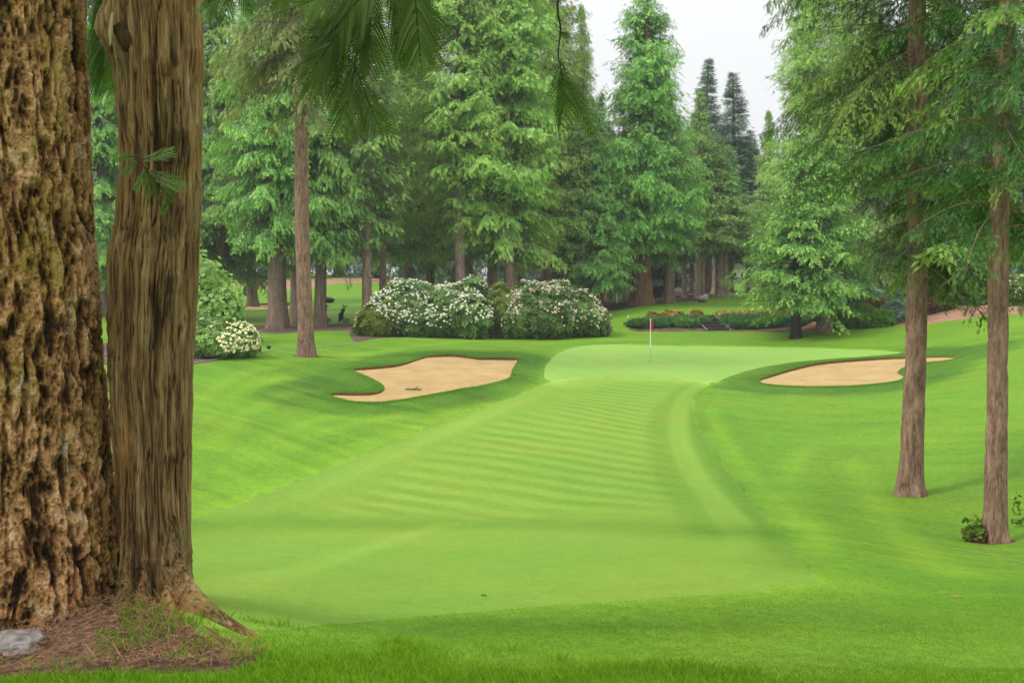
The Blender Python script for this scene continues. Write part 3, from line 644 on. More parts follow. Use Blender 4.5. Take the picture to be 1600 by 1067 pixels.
# ------------------------------------------------------------------ the two near firs on the right
def hero(seed, H, hb, R, r0, barkm, lean, prof, zf=12.5, skew=0):
    rg = np.random.default_rng(seed); nz, na = 140, 48
    hz = np.concatenate([np.linspace(0, 10, 110), np.linspace(10.4, H, 30)]); th = np.arange(na)*2*PI/na
    r = r0*(1-hz/H)**.6*(1+.42*np.exp(-hz/.35)+.12*np.exp(-hz/1.5))+.01
    bx = lean[0]*hz+.05*np.sin(hz*.5+seed); by = lean[1]*hz
    c, s = np.cos(th), np.sin(th)
    P = np.stack([c[None]*r[:, None]*11, s[None]*r[:, None]*11, np.repeat(hz[:, None]*2.2, na, 1)], -1)
    n = vn(P, 3); pl = sm(0, .5, np.abs(2*n-1)); d = .02*(pl-.6)+.012*(fbm(P*3, 2, 5)-.5)
    rt = 1+.22*np.exp(-hz/.25)[:, None]*np.sin(th*5+seed*1.7)[None]
    rr_ = r[:, None]*rt+d
    V = np.stack([bx[:, None]+rr_*c, by[:, None]+rr_*s, np.repeat(hz[:, None], na, 1)-.3*(hz[:, None] == 0)], -1).reshape(-1, 3)
    i = np.arange(nz-1)[:, None]*na+np.arange(na); j = np.arange(nz-1)[:, None]*na+(np.arange(na)+1) % na
    tm = MB(); tm.add(V, np.stack([i, j, j+na, i+na], -1).reshape(-1, 4), (.3+.5*pl).ravel())
    axx = lambda z: np.array([np.interp(z, hz, bx), np.interp(z, hz, by), z])
    Ws = []; z = hb
    while z < H-.5:
        fine = z < zf; h = (z-hb)/(H-hb)
        z += rg.exponential(1/(21. if fine else 5.))
        az = rg.random()*2*PI; L = R*(1-h)**.8*rg.uniform(.4, 1.15)*float(np.interp(z, *prof))
        pa = dict(up=.15+rg.normal(0, .1), droop=.6+rg.normal(0, .12), tip=.2, side=rg.normal(0, .18), phi=.85, hang=.6, twl=.29, tw_droop=.4, jit=.5)
        if z < 8: L *= 1+skew*max(0, math.cos(az-.2))
        if fine: ax, w = branch(rg, axx(z), az, L, st=.12, ss=.115, sp=.075, fanm=TUFT_FIR, v0=(.1+.2*rg.random() if rg.random() < .7 else .4+.35*rg.random()), bare=.22, **pa)
        else: ax, w = branch(rg, axx(z), az, L, st=.4, ss=.5, sp=.36, fanm=FAN_FIR, v0=.4, **pa)
        tm.tube(ax, np.linspace(.015, .003, len(ax)), 5, -.1, False); Ws.append(w)
    for _ in range(16):   # bare dead twigs
        zz = rg.uniform(hb-.6, hb+6); az = rg.random()*2*PI; L = rg.uniform(.3, 1.1); t = np.linspace(0, 1, 8)[:, None]
        p = axx(zz)+np.array([math.cos(az), math.sin(az), 0])*L*t+np.array([0, 0, 1.])*L*(.15*t-.6*t**2)+rg.normal(0, .02, (8, 3))*t
        tm.tube(p, np.linspace(.013, .003, 8), 4, .9, False)
    n0 = 0; W = []; T = []; A = []
    for w in Ws: W.append(w[0]); T.append(w[1]+n0); A.append(w[2]); n0 += len(w[0])
    return tm.mesh('near fir trunk', M[barkm], True), mkmesh('near fir crown', np.concatenate(W), np.concatenate(T), {'v': np.concatenate(A)}, False, [M['hero_fir']])
for (u, Y, seed, r0, hb, R, lean, prof, lab) in ((1430, 20.5, 31, .205, 4.6, 4.3, (-.005, 0), ((4, 6.6, 8.2, 20), (.32, .42, 1., 1.1)), 'left one of the two bare brown fir trunks on the right lawn'),
                                           (1559, 16.3, 33, .152, 5.0, 2.9, (.006, 0), ((4, 6, 8, 20), (.6, .8, 1., 1.1)), 'fir trunk nearest the right edge with a leafy tuft at its foot')):
    tr, cr = hero(seed, 26, hb, R, r0, 'pink_bark', lean, prof, skew=.9 if seed == 31 else .2)
    e = bpy.data.objects.new('fir_tree', None); COL.objects.link(e); e.location = uY(u, Y, -.04)
    link('trunk', tr, e); link('crown', cr, e); tag(e, lab, 'tree')

# ------------------------------------------------------------------ the two big trunks close to the camera
def near_trunk(name, tab, Yc, mode, base_z, roots, mat, na, H=24):
    zt = [(440-v)/F*Yc for v, l, r in tab]; k_ = {'fir': (0, -14), 'cedar': (11, -4)}[mode]; cu = [((l+r+k_[0]+k_[1])/2-800)/F*Yc for v, l, r in tab]; ru = [(r-l+k_[1]-k_[0])/2/F*Yc for v, l, r in tab]
    o = np.argsort(zt); zt = np.array(zt)[o]; cu = np.array(cu)[o]; ru = np.array(ru)[o]
    hz = np.concatenate([np.arange(base_z-.25, 1.75, .0042), np.linspace(1.8, H, 60)]); nz = len(hz)
    cx_ = np.interp(hz, zt, cu); r = np.interp(hz, zt, ru); up = hz > zt[-1]
    r = np.where(up, ru[-1]*(1-.8*(hz-zt[-1])/(H-zt[-1])), r); ker = np.ones(25)/25
    for a in (cx_, r): a[:] = np.convolve(np.pad(a, 12, 'edge'), ker, 'valid')
    th = np.arange(na)*2*PI/na; c, s = np.cos(th)[None], np.sin(th)[None]; z = hz[:, None]; h = z-base_z
    R_ = np.repeat(r[:, None], na, 1)
    for (ang, amp, wd, hh) in roots:
        dth = (th-ang+PI) % (2*PI)-PI
        R_ = R_+amp*np.exp(-(dth/wd)**2)[None]*np.exp(-np.clip(h, -.03, 9)/hh)
    if mode == 'cedar': R_ = R_+.07*np.exp(-((((th-A_(205)+PI) % (2*PI)-PI)/.3)**2))[None]*np.exp(-((z-1.27)/.13)**2)
    Q = np.stack([R_*c, R_*s, np.repeat(z, na, 1)], -1)
    wv = np.stack([fbm(Q*2.2, 2, 71), fbm(Q*2.2, 2, 72), fbm(Q*1.3, 2, 73)], -1)-.5
    if mode == 'fir':
        W1 = Q+wv*np.array([.05, .05, .1])
        f1 = fbm(W1*np.array([11, 11, 3.4]), 6, 5, .66); f2 = 1-np.abs(2*fbm(W1*np.array([21, 21, 9]), 5, 6, .7)-1)*1.6-.25
        rd = 1-np.abs(2*fbm(W1*np.array([9, 9, 2.1]), 4, 25, .6)-1)          # long vertical furrows
        fur = sm(.80, .97, rd); fk = vn(W1*np.array([34, 34, 17]), 27)*4; fk = (np.floor(fk)+sm(0, .2, fk % 1))/4
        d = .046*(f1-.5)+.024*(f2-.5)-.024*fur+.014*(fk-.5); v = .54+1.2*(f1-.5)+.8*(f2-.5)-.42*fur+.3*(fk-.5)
    else:
        W1 = Q+wv*np.array([.02, .02, .1])
        f1 = fbm(W1*np.array([22, 22, 2.6]), 6, 15, .7); f2 = fbm(W1*np.array([95, 95, 5.]), 3, 17, .65); lo = fbm(Q*np.array([4, 4, .7]), 2, 18)
        cr = sm(0, .2, np.abs(2*fbm(W1*np.array([38, 38, 1.6]), 3, 28, .6)-1)*2.2); kn = sm(.64, .78, fbm(Q*np.array([6, 6, 4.5]), 3, 19))
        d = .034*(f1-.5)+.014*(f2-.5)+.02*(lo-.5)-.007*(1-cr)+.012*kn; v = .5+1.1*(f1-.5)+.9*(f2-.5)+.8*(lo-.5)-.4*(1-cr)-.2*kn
    rr_ = R_+d
    V = np.stack([cx_[:, None]+rr_*c, Yc+rr_*s, np.repeat(z, na, 1)], -1).reshape(-1, 3)
    i = np.arange(nz-1)[:, None]*na+np.arange(na); j = np.arange(nz-1)[:, None]*na+(np.arange(na)+1) % na
    Qd = np.stack([i, j, j+na, i+na], -1).reshape(-1, 4)
    return mkmesh(name, V, Qd, {'v': np.clip(v, 0, 1).ravel()}, True, [mat])
GZ = gz(-2.2, 5.0)
def near_tree(name, lab, tab, Yc, mode, roots, mat, na, crown, cz, cs):
    bz = -1.66
    me = near_trunk(name+' trunk', tab, Yc, mode, bz, roots, mat, na)
    e = bpy.data.objects.new(name, None); COL.objects.link(e); x0 = ((tab[-1][1]+tab[-1][2])/2-800)/F*Yc
    e.location = (x0, Yc, bz); t = link('trunk', me, e); t.location = (-x0, -Yc, -bz)
    if crown:
        c = link('crown', get(crown)[1], e); c.location = (0, 0, cz); c.scale = (cs, cs, cs)
    tag(e, lab, 'tree'); return e
A_ = lambda d: math.radians(d)
near_tree('fir_tree', 'huge trunk with deeply furrowed reddish bark at the left edge of the picture',
    [(-300, -150, 142), (0, -150, 147), (250, -155, 149), (400, -160, 153), (600, -168, 163), (800, -175, 170), (930, -185, 176), (1000, -195, 185)], 5.15, 'fir',
    [(A_(-75), .05, .35, .25), (A_(-35), .07, .3, .2), (A_(-110), .08, .3, .3), (A_(20), .08, .4, .3)], M['near_fir'], 760, 'fir_high', 3., .7)
near_cedar = near_tree('cedar_tree', 'large stringy barked cedar trunk with flaring roots beside the furrowed fir trunk',
    [(-300, 168, 340), (0, 176, 327), (120, 182, 324), (250, 188, 320), (350, 177, 315), (400, 163, 312), (600, 160, 300), (800, 166, 291), (900, 172, 293), (1000, 172, 300)], 5.2, 'cedar',
    [(A_(-44), .66, .13, .085), (A_(-48), .16, .3, .26), (A_(-63), .5, .1, .09), (A_(-86), .34, .13, .1), (A_(-106), .2, .12, .1), (A_(-20), .07, .25, .2), (A_(-115), .12, .22, .2), (A_(60), .05, .3, .2), (A_(150), .1, .3, .2)], M['near_cedar'], 560, 'cedar_a', 9., .6)
cl0 = np.array(near_cedar.location)
# broken branch collar high on the cedar's left side
P0 = at(205, 60, 5.02)
st_ = MB(); t = np.linspace(0, 1, 14)[:, None]
pp = (P0+np.array([.05, .05, -.12]))*(1-t)+(at(181, 38, 4.98)+np.array([0, 0, 0]))*t
st_.tube(pp, .05*(1-.3*t[:, 0])+.004*np.sin(t[:, 0]*13), 22, .12)
st_.tube(np.array([at(176, 20, 4.96), at(173, 50, 4.95), at(172, 72, 4.96)]), [.006, .012, .004], 8, .95)
o = link('branch_stub', st_.mesh('branch stub', M['near_cedar'], True), near_cedar); o.location = -cl0

# ---- cedar sprays hanging near the camera
def ribbon(mb, C, n, w, a):
    """flat scaly twig: C points along it, n its face normal"""
    m = len(C); t = nrmz(np.gradient(C, axis=0)); s_ = np.cross(t, n); ww = w*np.array([.7]+[1.]*(m-2)+[.15])[:, None]
    V = np.concatenate([C-s_*ww, C+s_*ww]); i = np.arange(m-1); mb.add(V, np.stack([i, i+1, i+1+m, i+m], 1), a)
def frond(mb, o, d, n, L, wid=.42, v0=.35, rg=rng):
    d = nrmz(np.array(d, float)); n = nrmz(np.array(n, float)); nb = max(7, int(L/.02)); z = np.array([0, 0, 1.])
    s = nrmz(np.cross(n, d)); n = nrmz(np.cross(d, s)); cv = rg.normal(0, .12)
    ax = lambda t: o+d*L*t[:, None]+s*L*cv*(t**2)[:, None]-z*.1*L*(t**2)[:, None]
    t = (np.arange(nb)+.5)/nb; P = ax(t); mb.tube(ax(np.linspace(0, 1, 8)), np.linspace(.0024, .001, 8), 4, .2, False)
    for k in range(nb):
        for sg in (1, -1):
            l = wid*L*math.sin(PI*(.14+.8*t[k]))*rg.uniform(.7, 1.1); dd = nrmz(d*.8+s*sg*.7+n*rg.normal(0, .1)); n1 = nrmz(n+rg.normal(0, .15, 3))
            q = np.linspace(0, 1, 5)[:, None]; f = lambda q: P[k]+dd*l*q-z*(.18*l*q**2)+d*(.45*l*q**2)
            va = np.clip(v0+.3*t[k]+.15*rg.random(), 0, 1); ribbon(mb, f(q), n1, .0017, va)
            m = max(2, int(l/.0068))
            for j_ in range(m):
                for g2 in (1, -1):
                    b0 = f(np.array([[(j_+.4+.25*g2)/m]]))[0]; e = nrmz(dd*.85+nrmz(np.cross(n1, dd))*g2*.62); ll = .55*l*(1-(j_/m)*.75)*rg.uniform(.45, .75)*.62+.006
                    q3 = np.array([0, .5, 1])[:, None]; ribbon(mb, b0+e*ll*q3+dd*ll*.25*q3**2, n1, .0016, np.clip(va+.1, 0, 1))
def stem(mb, pts, r0=.006, r1=.002):
    mb.tube(spline(np.array(pts), False, .03), np.linspace(r0, r1, len(spline(np.array(pts), False, .03))), 5, .1, False)
def bough(pts_px, Y, fronds, lab, name='bough', up=None):
    rg = np.random.default_rng(int(pts_px[0][0])); mb = MB()
    W = [at(u, v, Y+dy) for u, v, dy in pts_px]; root = cl0+np.array([0, 0, 1.65+2.6])
    stem(mb, [root, root*.5+W[0]*.5+np.array([0, 0, .35]), W[0]], .02, .007); stem(mb, W, .007, .0022)
    for (u, v, du, dv, Lpx, w_, nx) in fronds:
        o_ = at(u, v, Y+rg.normal(0, .05)); d = np.array([du, rg.normal(0, .15), -dv]); frond(mb, o_, d, [nx+rg.normal(0, .15), -1, .35], Lpx/F*Y, w_, .3+.2*rg.random(), rg)
    ob = link(name, mb.mesh(name, M['near_spray'], False), near_cedar, label=lab); ob.location = -cl0
bough([(600, -120, 0), (575, -10, 0), (560, 60, .05), (555, 110, 0), (562, 150, 0)], 4.0,
      [(600,-60,-.5,.8,150,.4,0),(585,-40,-.9,.6,130,.42,.2),(575,-20,-.3,1,120,.4,0),(570,10,-.8,.9,105,.42,0),(560,20,-1,.5,90,.4,.3),(545,30,-.6,.9,110,.4,0),(530,50,-.7,.9,90,.42,0),(520,40,-.3,1,110,.4,.2),(540,60,-.1,1,100,.4,0),
       (555,100,-.15,1,100,.42,0),(562,140,.6,.75,85,.42,.3),(560,135,-.1,1,75,.42,0),(560,115,.3,.9,85,.42,0),(500,30,-.5,.9,60,.4,0),(610,-50,.3,1,130,.4,0),(630,-60,.25,1,140,.38,0),(640,-50,.1,1,130,.36,.2),(620,-60,.5,.9,120,.36,0),(580,-30,0,1,130,.4,0),(645,-70,.05,1,160,.3,0),(565,40,.3,1,60,.4,0)],
      'dark drooping spray hanging in front of the tall bare trunk')
bough([(880, -60, 0), (871, 10, 0), (876, 45, 0), (872, 85, 0), (876, 105, 0)], 4.2, [(875,95,.45,.9,115,.2,.6),(876,100,-.1,1,70,.4,0),(877,110,.2,1,75,.38,0),(885,125,.42,.9,85,.26,.2),(874,50,.6,.2,16,.5,0)], 'single narrow spray dangling against the sky gap')
bough([(365, -80, 0), (362, -20, 0)], 4.4, [(362,-20,-.8,.6,60,.4,0),(362,-20,-.2,1,50,.4,0),(370,-15,.5,.9,40,.4,0),(345,-10,-.6,.8,40,.4,0),(330,-20,-.3,1,30,.4,0),(385,-25,.3,1,35,.4,0)], 'short green sprays poking in at the top edge')
bough([(170, -90, .4), (168, -10, .4)], 6.2, [(165,-20,-.2,1,150,.4,0),(168,0,.35,1,110,.42,.2),(160,-20,.1,1,140,.4,0),(172,-20,.2,1,90,.4,0),(160,40,0,1,70,.4,0)], 'bright spray hanging in the gap between the two big trunks')
bough([(440, -90, .4), (470, -30, .4)], 5.2, [(470,-40,.3,1,60,.4,0),(450,-40,-.3,1,60,.4,0),(490,-40,.6,1,70,.4,0)], 'small spray at the top edge beside the bare trunk')
# leafy sprig growing out of the trunk
mb = MB(); rg = np.random.default_rng(3); o0 = at(238, 262, 4.93)
stem(mb, [at(255, 300, 4.97), at(240, 280, 4.86), at(225, 262, 4.8), at(215, 245, 4.78)], .004, .0015); stem(mb, [at(228, 265, 4.8), at(250, 300, 4.74), at(268, 325, 4.72)], .0025, .001)
for (u, v, du, dv, L, nx) in ((215,245,-1,.0,35,0),(222,250,.9,-.25,50,.2),(232,262,-.6,.9,36,0),(235,268,.8,.25,50,0),(228,262,.2,1,42,.3),(248,290,.9,.6,30,0),(262,310,-.3,1,22,0),(240,280,1,.2,45,.3),(215,250,-.7,.6,30,0)):
    frond(mb, at(u, v, 4.79+rg.normal(0, .02)), [du, -.1+rg.normal(0, .1), -dv], [nx, -.8, .6], L/F*4.8, .42, .55, rg)
o = link('sprig', mb.mesh('sprig', M['near_spray'], False), near_cedar); o.location = -cl0
# grey dead spruce twigs dangling from above into the sky, on the tree that stands behind
def dangling(u0, u1, Y, n, vmax, lab, hh=8):
    mb = MB(); rg = np.random.default_rng(int(u0)); a, b = at(u0, -25, Y), at(u1, -25, Y)
    for k in range(n):
        p = a+(b-a)*rg.random()+np.array([0, rg.normal(0, .2), .1*rg.random()]); L = (25+rg.uniform(.2, 1)*vmax)/F*Y
        t = np.linspace(0, 1, 9)[:, None]; c = p+np.array([rg.normal(0, .12), 0, -1.])*L*t+rg.normal(0, .01, (9, 3)); mb.tube(c, np.linspace(.008, .003, 9), 4, .1, False)
        for q in range(1, 9):
            for _ in range(4):
                w = place(TUFT_FIR, c[q][None]+rg.normal(0, .01, (1, 3)), np.array([[rg.normal(0, 1), rg.normal(0, .6), -.8]]), rg.normal(0, 1, (1, 3)), np.array([.1]), np.array([.2])); mb.add(w[0], w[1], w[2])
    return mb, (a+b)/2
# ------------------------------------------------------------------ bushes
def rosette(n, l, w, lift, seed=0):
    rg = np.random.default_rng(seed); V = []; T = []; A = []
    for k in range(n):
        a = 2*PI*k/n+rg.normal(0, .2); li = lift+rg.normal(0, .15); ll = l*rg.uniform(.75, 1.15)
        d = np.array([math.cos(a)*math.cos(li), math.sin(a)*math.cos(li), math.sin(li)]); s = np.array([-math.sin(a), math.cos(a), 0])*w; q = len(V)
        V += [d*.05, d*ll*.55+s, d*ll-np.array([0, 0, .12*ll]), d*ll*.55-s]; T += [[q, q+1, q+2], [q, q+2, q+3]]; A += [.2, .55, 1, .55]
    return np.array(V), np.array(T), np.array(A)
ROS = rosette(7, 1, .17, .35); ROS_S = rosette(6, 1, .3, .5, 2); SPK = rosette(7, 1, .09, .9, 3)
def _ico():
    p = (1+5**.5)/2; V = nrmz(np.array([[-1,p,0],[1,p,0],[-1,-p,0],[1,-p,0],[0,-1,p],[0,1,p],[0,-1,-p],[0,1,-p],[p,0,-1],[p,0,1],[-p,0,-1],[-p,0,1]], float))
    T = np.array([[0,11,5],[0,5,1],[0,1,7],[0,7,10],[0,10,11],[1,5,9],[5,11,4],[11,10,2],[10,7,6],[7,1,8],[3,9,4],[3,4,2],[3,2,6],[3,6,8],[3,8,9],[4,9,5],[2,4,11],[6,2,10],[8,6,7],[9,8,1]])
    return V, T
def blossom(seed):
    rg = np.random.default_rng(seed); V = []; T = []; A = []; IV, IT = _ico()
    for k in range(6):
        a = k*2*PI/5; c = np.array([math.cos(a)*.5, math.sin(a)*.5, .1]) if k < 5 else np.array([0, 0, .5]); q = len(V)
        V += list(IV*np.array([.42, .42, .34])*rg.uniform(.85, 1.15, (12, 1))+c); T += list(IT+q); A += list(.35+.5*rg.random(12))
    return np.array(V), np.array(T), np.array(A)
BLO = blossom(1)
def blob(u, Y, ru, vtop, ry=None, low=0.):
    x, y, g = uY(u, Y); h = max(.4, (440-vtop)/F*Y-g); rx = ru/F*Y
    return (x, y, g+h*(.42+low), rx, ry or rx*.8, h*(.58-low))
def shell(blobs, n, rg, f0=.78, f1=1.03, lump=.2):
    B = np.array(blobs); ar = B[:, 3]*B[:, 5]+B[:, 4]*B[:, 5]+B[:, 3]*B[:, 4]; k = rg.choice(len(B), n, p=ar/ar.sum())
    d = nrmz(rg.normal(0, 1, (n, 3))); f = rg.uniform(f0, f1, (n, 1))+lump*(fbm(d*2.6+k[:, None]*7., 3, 5)[:, None]-.5)*2
    P = B[k, :3]+d*B[k, 3:]*f; Nn = nrmz(d/B[k, 3:]); ok = np.ones(n, bool)
    for j in range(len(B)):
        q = (((P-B[j, :3])/B[j, 3:])**2).sum(1); ok &= (q > .62) | (k == j)
    ok &= P[:, 2] > hgt(P[:, 0], P[:, 1])+.02
    return P[ok], Nn[ok], d[ok]
def bush(name, lab, cat, blobs, n, size, mat, tmpl=ROS, fl=None, group=None, leafname='foliage', seed=1, stems=True, f0=.72, v=.35):
    rg = np.random.default_rng(seed); B = np.array(blobs); c = B[:, :2].mean(0); base = np.array([c[0], c[1], gz(*c)])
    e = bpy.data.objects.new(name, None); COL.objects.link(e); e.location = base; tag(e, lab, cat, group)
    P, Nn, d = shell(blobs, n, rg, f0, 1.1 if tmpl is SPK else 1.03, .4 if tmpl is SPK else .24); D = np.cross(Nn, rg.normal(0, 1, P.shape)); nn = nrmz(Nn+rg.normal(0, .35, P.shape)+np.array([0, 0, .5]))
    if tmpl is SPK: D, nn = nrmz(Nn+np.array([0, 0, .6])+rg.normal(0, .4, P.shape)), D
    w = place(tmpl, P-base, D, nn, size*rg.uniform(.7, 1.3, len(P)), v+.3*rg.random(len(P))+.5*(fbm(P*1.1, 2, 31)-.5))
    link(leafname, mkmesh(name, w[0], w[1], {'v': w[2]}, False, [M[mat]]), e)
    if stems:
        mb = MB()
        for b in B:
            for _ in range(5):
                a = rg.random()*2*PI; q = np.array([b[0]+math.cos(a)*b[3]*.45, b[1]+math.sin(a)*b[4]*.45, b[2]+b[5]*.3])-base; g = np.zeros(3)
                mb.tube(np.array([g, (g+q)/2+rg.normal(0, .05, 3), q]), [.05*size*3, .035*size*3, .012], 5, .3, False)
        link('stems', mb.mesh('stems', M['dark_bark'], True), e)
    if fl:
        fn, fsz, fm, cond = fl
        P, Nn, d = shell(blobs, fn, rg, 1.0, 1.07); k = cond(P, d, rg); P, Nn = P[k], Nn[k]
        w = place(BLO, P-base, np.cross(Nn, rg.normal(0, 1, P.shape)), nrmz(Nn+np.array([0, 0, .7])), fsz*rg.uniform(.6, 1.25, len(P)), .35+.4*rg.random(len(P)))
        link('blossoms', mkmesh(name+' blossoms', w[0], w[1], {'v': w[2]}, False, [M[fm]]), e)
    return e
def patchy(th_, lowcut=.0, sc=.9):
    return lambda P, d, rg: (fbm(P*sc, 2, 77) > th_-.16*rg.random(len(P))) & (rg.random(len(P)) < np.clip(.35+d[:, 2]*1.1-lowcut, .03, 1))
GH_ = 'flowering shrubs of the long hedge'
bush('rhododendron', 'largest white flowering rhododendron forming the left half of the hedge', 'shrub',
  [blob(640,62,58,439,2.4), blob(700,62,50,446,2.3), blob(736,62.6,38,434,1.6), blob(612,61.4,38,462,1.8), blob(665,61,70,468,2.3), blob(730,61,45,462,2.1), blob(598,61,34,478,1.8)], 9000, .28, 'rhodo', fl=(7500, .085, 'white_fl', patchy(.46)), group=GH_, seed=4)
bush('rhododendron', 'low yellow-green rhododendron at the left tip of the hedge with few flowers', 'shrub',
  [blob(588,59.7,30,476,1.3), blob(570,59.8,17,494,.8), blob(606,60,24,470,1.1)], 3200, .24, 'rhodo_y', fl=(1700, .075, 'white_fl', patchy(.45)), group=GH_, seed=5)
bush('rhododendron', 'yellow-green leafy bush in the middle of the white hedge', 'shrub',
  [blob(783,62,24,444,1.5), blob(792,61.4,18,460,1.2)], 2300, .26, 'rhodo_y', group=GH_, seed=6)
bush('rhododendron', 'rounded rhododendron with pinkish white flowers at the right end of the hedge', 'shrub',
  [blob(830,62,46,441,2.2), blob(868,62,40,441,2.2), blob(905,62,38,456,2), blob(925,61.8,27,472,1.8), blob(850,61,55,462,2.2), blob(812,61,28,462,1.7)], 8000, .27, 'rhodo',
  fl=(5600, .082, 'pink_fl', lambda P, d, rg: (fbm(P*.9, 2, 78) > .60-.28*sm(0, 5, P[:, 0]-1.2)-.12*rg.random(len(P))) & (rg.random(len(P)) < np.clip(.4+d[:, 2], .03, 1))), group=GH_, seed=7)
bush('rhododendron', 'cream flowering rhododendron beside the low black bench on the left', 'shrub',
  [blob(300,43,45,487,1.5), blob(345,43,38,497,1.2), blob(376,42.6,28,505,.9), blob(325,42,50,512,1.3), blob(260,44,45,480,1.5)], 8000, .17, 'rhodo', fl=(4600, .075, 'cream_fl', lambda P, d, rg: (rg.random(len(P)) < sm(-12.25, -11.6, P[:, 0])*.95+.03) & (d[:, 2] > -.35)), seed=8, v=.5)
bush('leafy_shrub', 'soft pale green leafy shrub right behind the cream flowering bush', 'shrub',
  [blob(315,50,42,392,1.5,.12), blob(350,50,28,425,1.2,.1), blob(330,49.5,42,440,1.4,.1), blob(280,51,40,385,1.5,.12), blob(362,49.5,20,452,.9,.1)], 5200, .17, 'willow', ROS_S, seed=9, f0=.3, v=.5)
GJ = 'low junipers flanking the garden steps'
bush('juniper', 'spreading dark green juniper left of the garden steps', 'shrub', [blob(1003,65.5,20,503,.9), blob(1030,65.5,26,499,1.), blob(1063,65.5,28,498,1.), blob(1088,65.8,18,499,.8), blob(1045,65,40,506,.9)], 6000, .24, 'juniper', SPK, group=GJ, seed=10)
bush('juniper', 'spreading dark green juniper right of the garden steps', 'shrub', [blob(1143,66,22,493,1.), blob(1175,66,30,494,1.), blob(1213,65.5,30,495,1.), blob(1160,65.2,28,500,.8), blob(1200,65,40,503,.9), blob(1240,65,20,500,.9)], 7000, .24, 'juniper', SPK, group=GJ, seed=11)
GA = 'orange tinted azaleas above the junipers'
for (u, Y, ru, vt, lab, sd) in ((1021,66.5,11,489,'small orange azalea directly above the red flag',1), (1050,66.5,18,485,'fullest orange azalea left of the garden steps',2), (1087,67.3,9,489,'narrow orange azalea closest to the left side of the steps',3),
    (1134,68,16,487,'orange azalea nearest the right side of the garden steps',4), (1170,68,22,486,'orange azalea in the middle of the row right of the steps',5), (1212,67,22,483,'broad orange azalea under the bright green cedars',6)):
    bush('azalea', lab, 'shrub', [blob(u, Y, ru, vt, ru/F*Y*.8), blob(u+ru*.5, Y, ru*.6, vt+4)], 900, .18, 'azalea' , ROS_S, group=GA, seed=20+sd)
bush('red_azalea', 'reddish azalea hanging down just behind the flag', 'shrub', [blob(1020, 66., 6, 496, .35), blob(1022, 65.6, 5, 503, .3)], 500, .13, 'red_leaf', ROS_S, seed=28)
bush('blue_shrub', 'bluish green shrub beside the thick grey cedar trunk', 'shrub', [blob(1345,65,25,447,1.2,.1), blob(1370,65,22,452,1.1)], 3000, .3, 'blue_leaf', seed=30)
bush('blue_shrub', 'bluish shrub touching the left near fir trunk', 'shrub', [blob(1397,62,17,470,.8), blob(1405,64,14,445,.8,.1)], 2400, .26, 'blue_leaf', seed=31)
bush('heather_shrub', 'brownish twiggy shrub between the two bluish shrubs', 'shrub', [blob(1368,63,24,468,1.)], 1800, .22, 'azalea', SPK, seed=32, v=.1)
GFn = 'ferns in the mulch bed'
for k, (u, Y, ru, vt, lab) in enumerate(((1322,62,22,482,'leftmost bright fern clump in the mulch bed'), (1352,61.5,20,484,'middle bright fern clump in the mulch bed'), (1378,61.3,15,488,'fern clump against the bluish shrub'))):
    bush('fern', lab, 'fern', [blob(u, Y, ru, vt, .7)], 1500, .32, 'fern', SPK, group=GFn, seed=40+k)
GR2 = 'shrubs along the mulch under the dark conifers'
for k, (u, Y, ru, vt, mt, lab) in enumerate(((1462,58,22,442,'rhodo_y','yellowish shrub with red flowers just right of the left near trunk'), (1447,57.5,10,450,'red_leaf','red leaved shrub touching the left near trunk'), (1500,60,26,446,'red_leaf','reddish shrub midway between the two near trunks'),
    (1535,58,20,425,'rhodo','green shrub just left of the right near trunk'), (1590,55,24,432,'rhodo','pale flowered shrub right of the right near trunk'), (1650,55,40,430,'rhodo','green shrub past the right edge of the lawn'), (1428,60,16,440,'rhodo','green shrub hidden behind the left near trunk'), (1260,66,16,490,'rhodo','green shrub at the foot of the slim dark trunk'), (1306,64.5,14,478,'rhodo','green shrub right of the thick grey cedar trunk'))):
    bush('shrub', lab, 'shrub', [blob(u, Y+(6 if u > 1400 else 0), ru, vt, .9), blob(u+ru*.5, Y+(6.5 if u > 1400 else .5), ru*.7, vt+8, .8), blob(u-ru*.6, Y+(6.2 if u > 1400 else .2), ru*.5, vt+12, .7)], 2600, .24, mt, ROS if mt == 'rhodo' else ROS_S, group=GR2, seed=50+k,
      fl=((500, .11, 'red_leaf', lambda P, d, rg: rg.random(len(P)) < .4) if k in (0, 3) else (500, .1, 'pink_fl', lambda P, d, rg: rg.random(len(P)) < .35) if k in (4, 5) else None))
bush('low_plant', 'small yellow-green plant growing against the foot of the right near trunk', 'plant', [blob(1531,16.25,12,810,.12), blob(1521,16.25,8,822,.1), blob(1540,16.2,9,818,.1)], 200, .06, 'rhodo_y', ROS_S, seed=70, stems=False, f0=.2)
bush('low_plant', 'tiny leafy sprig at the right edge beside the near trunk', 'plant', [blob(1600,17.2,7,775,.08)], 40, .05, 'rhodo_y', ROS_S, seed=71, stems=False)
bush('dark_bush', 'small dark bush in front of the far mulch bank', 'shrub', [blob(391,105,8,446,.6)], 300, .3, 'spruce', ROS_S, seed=72)
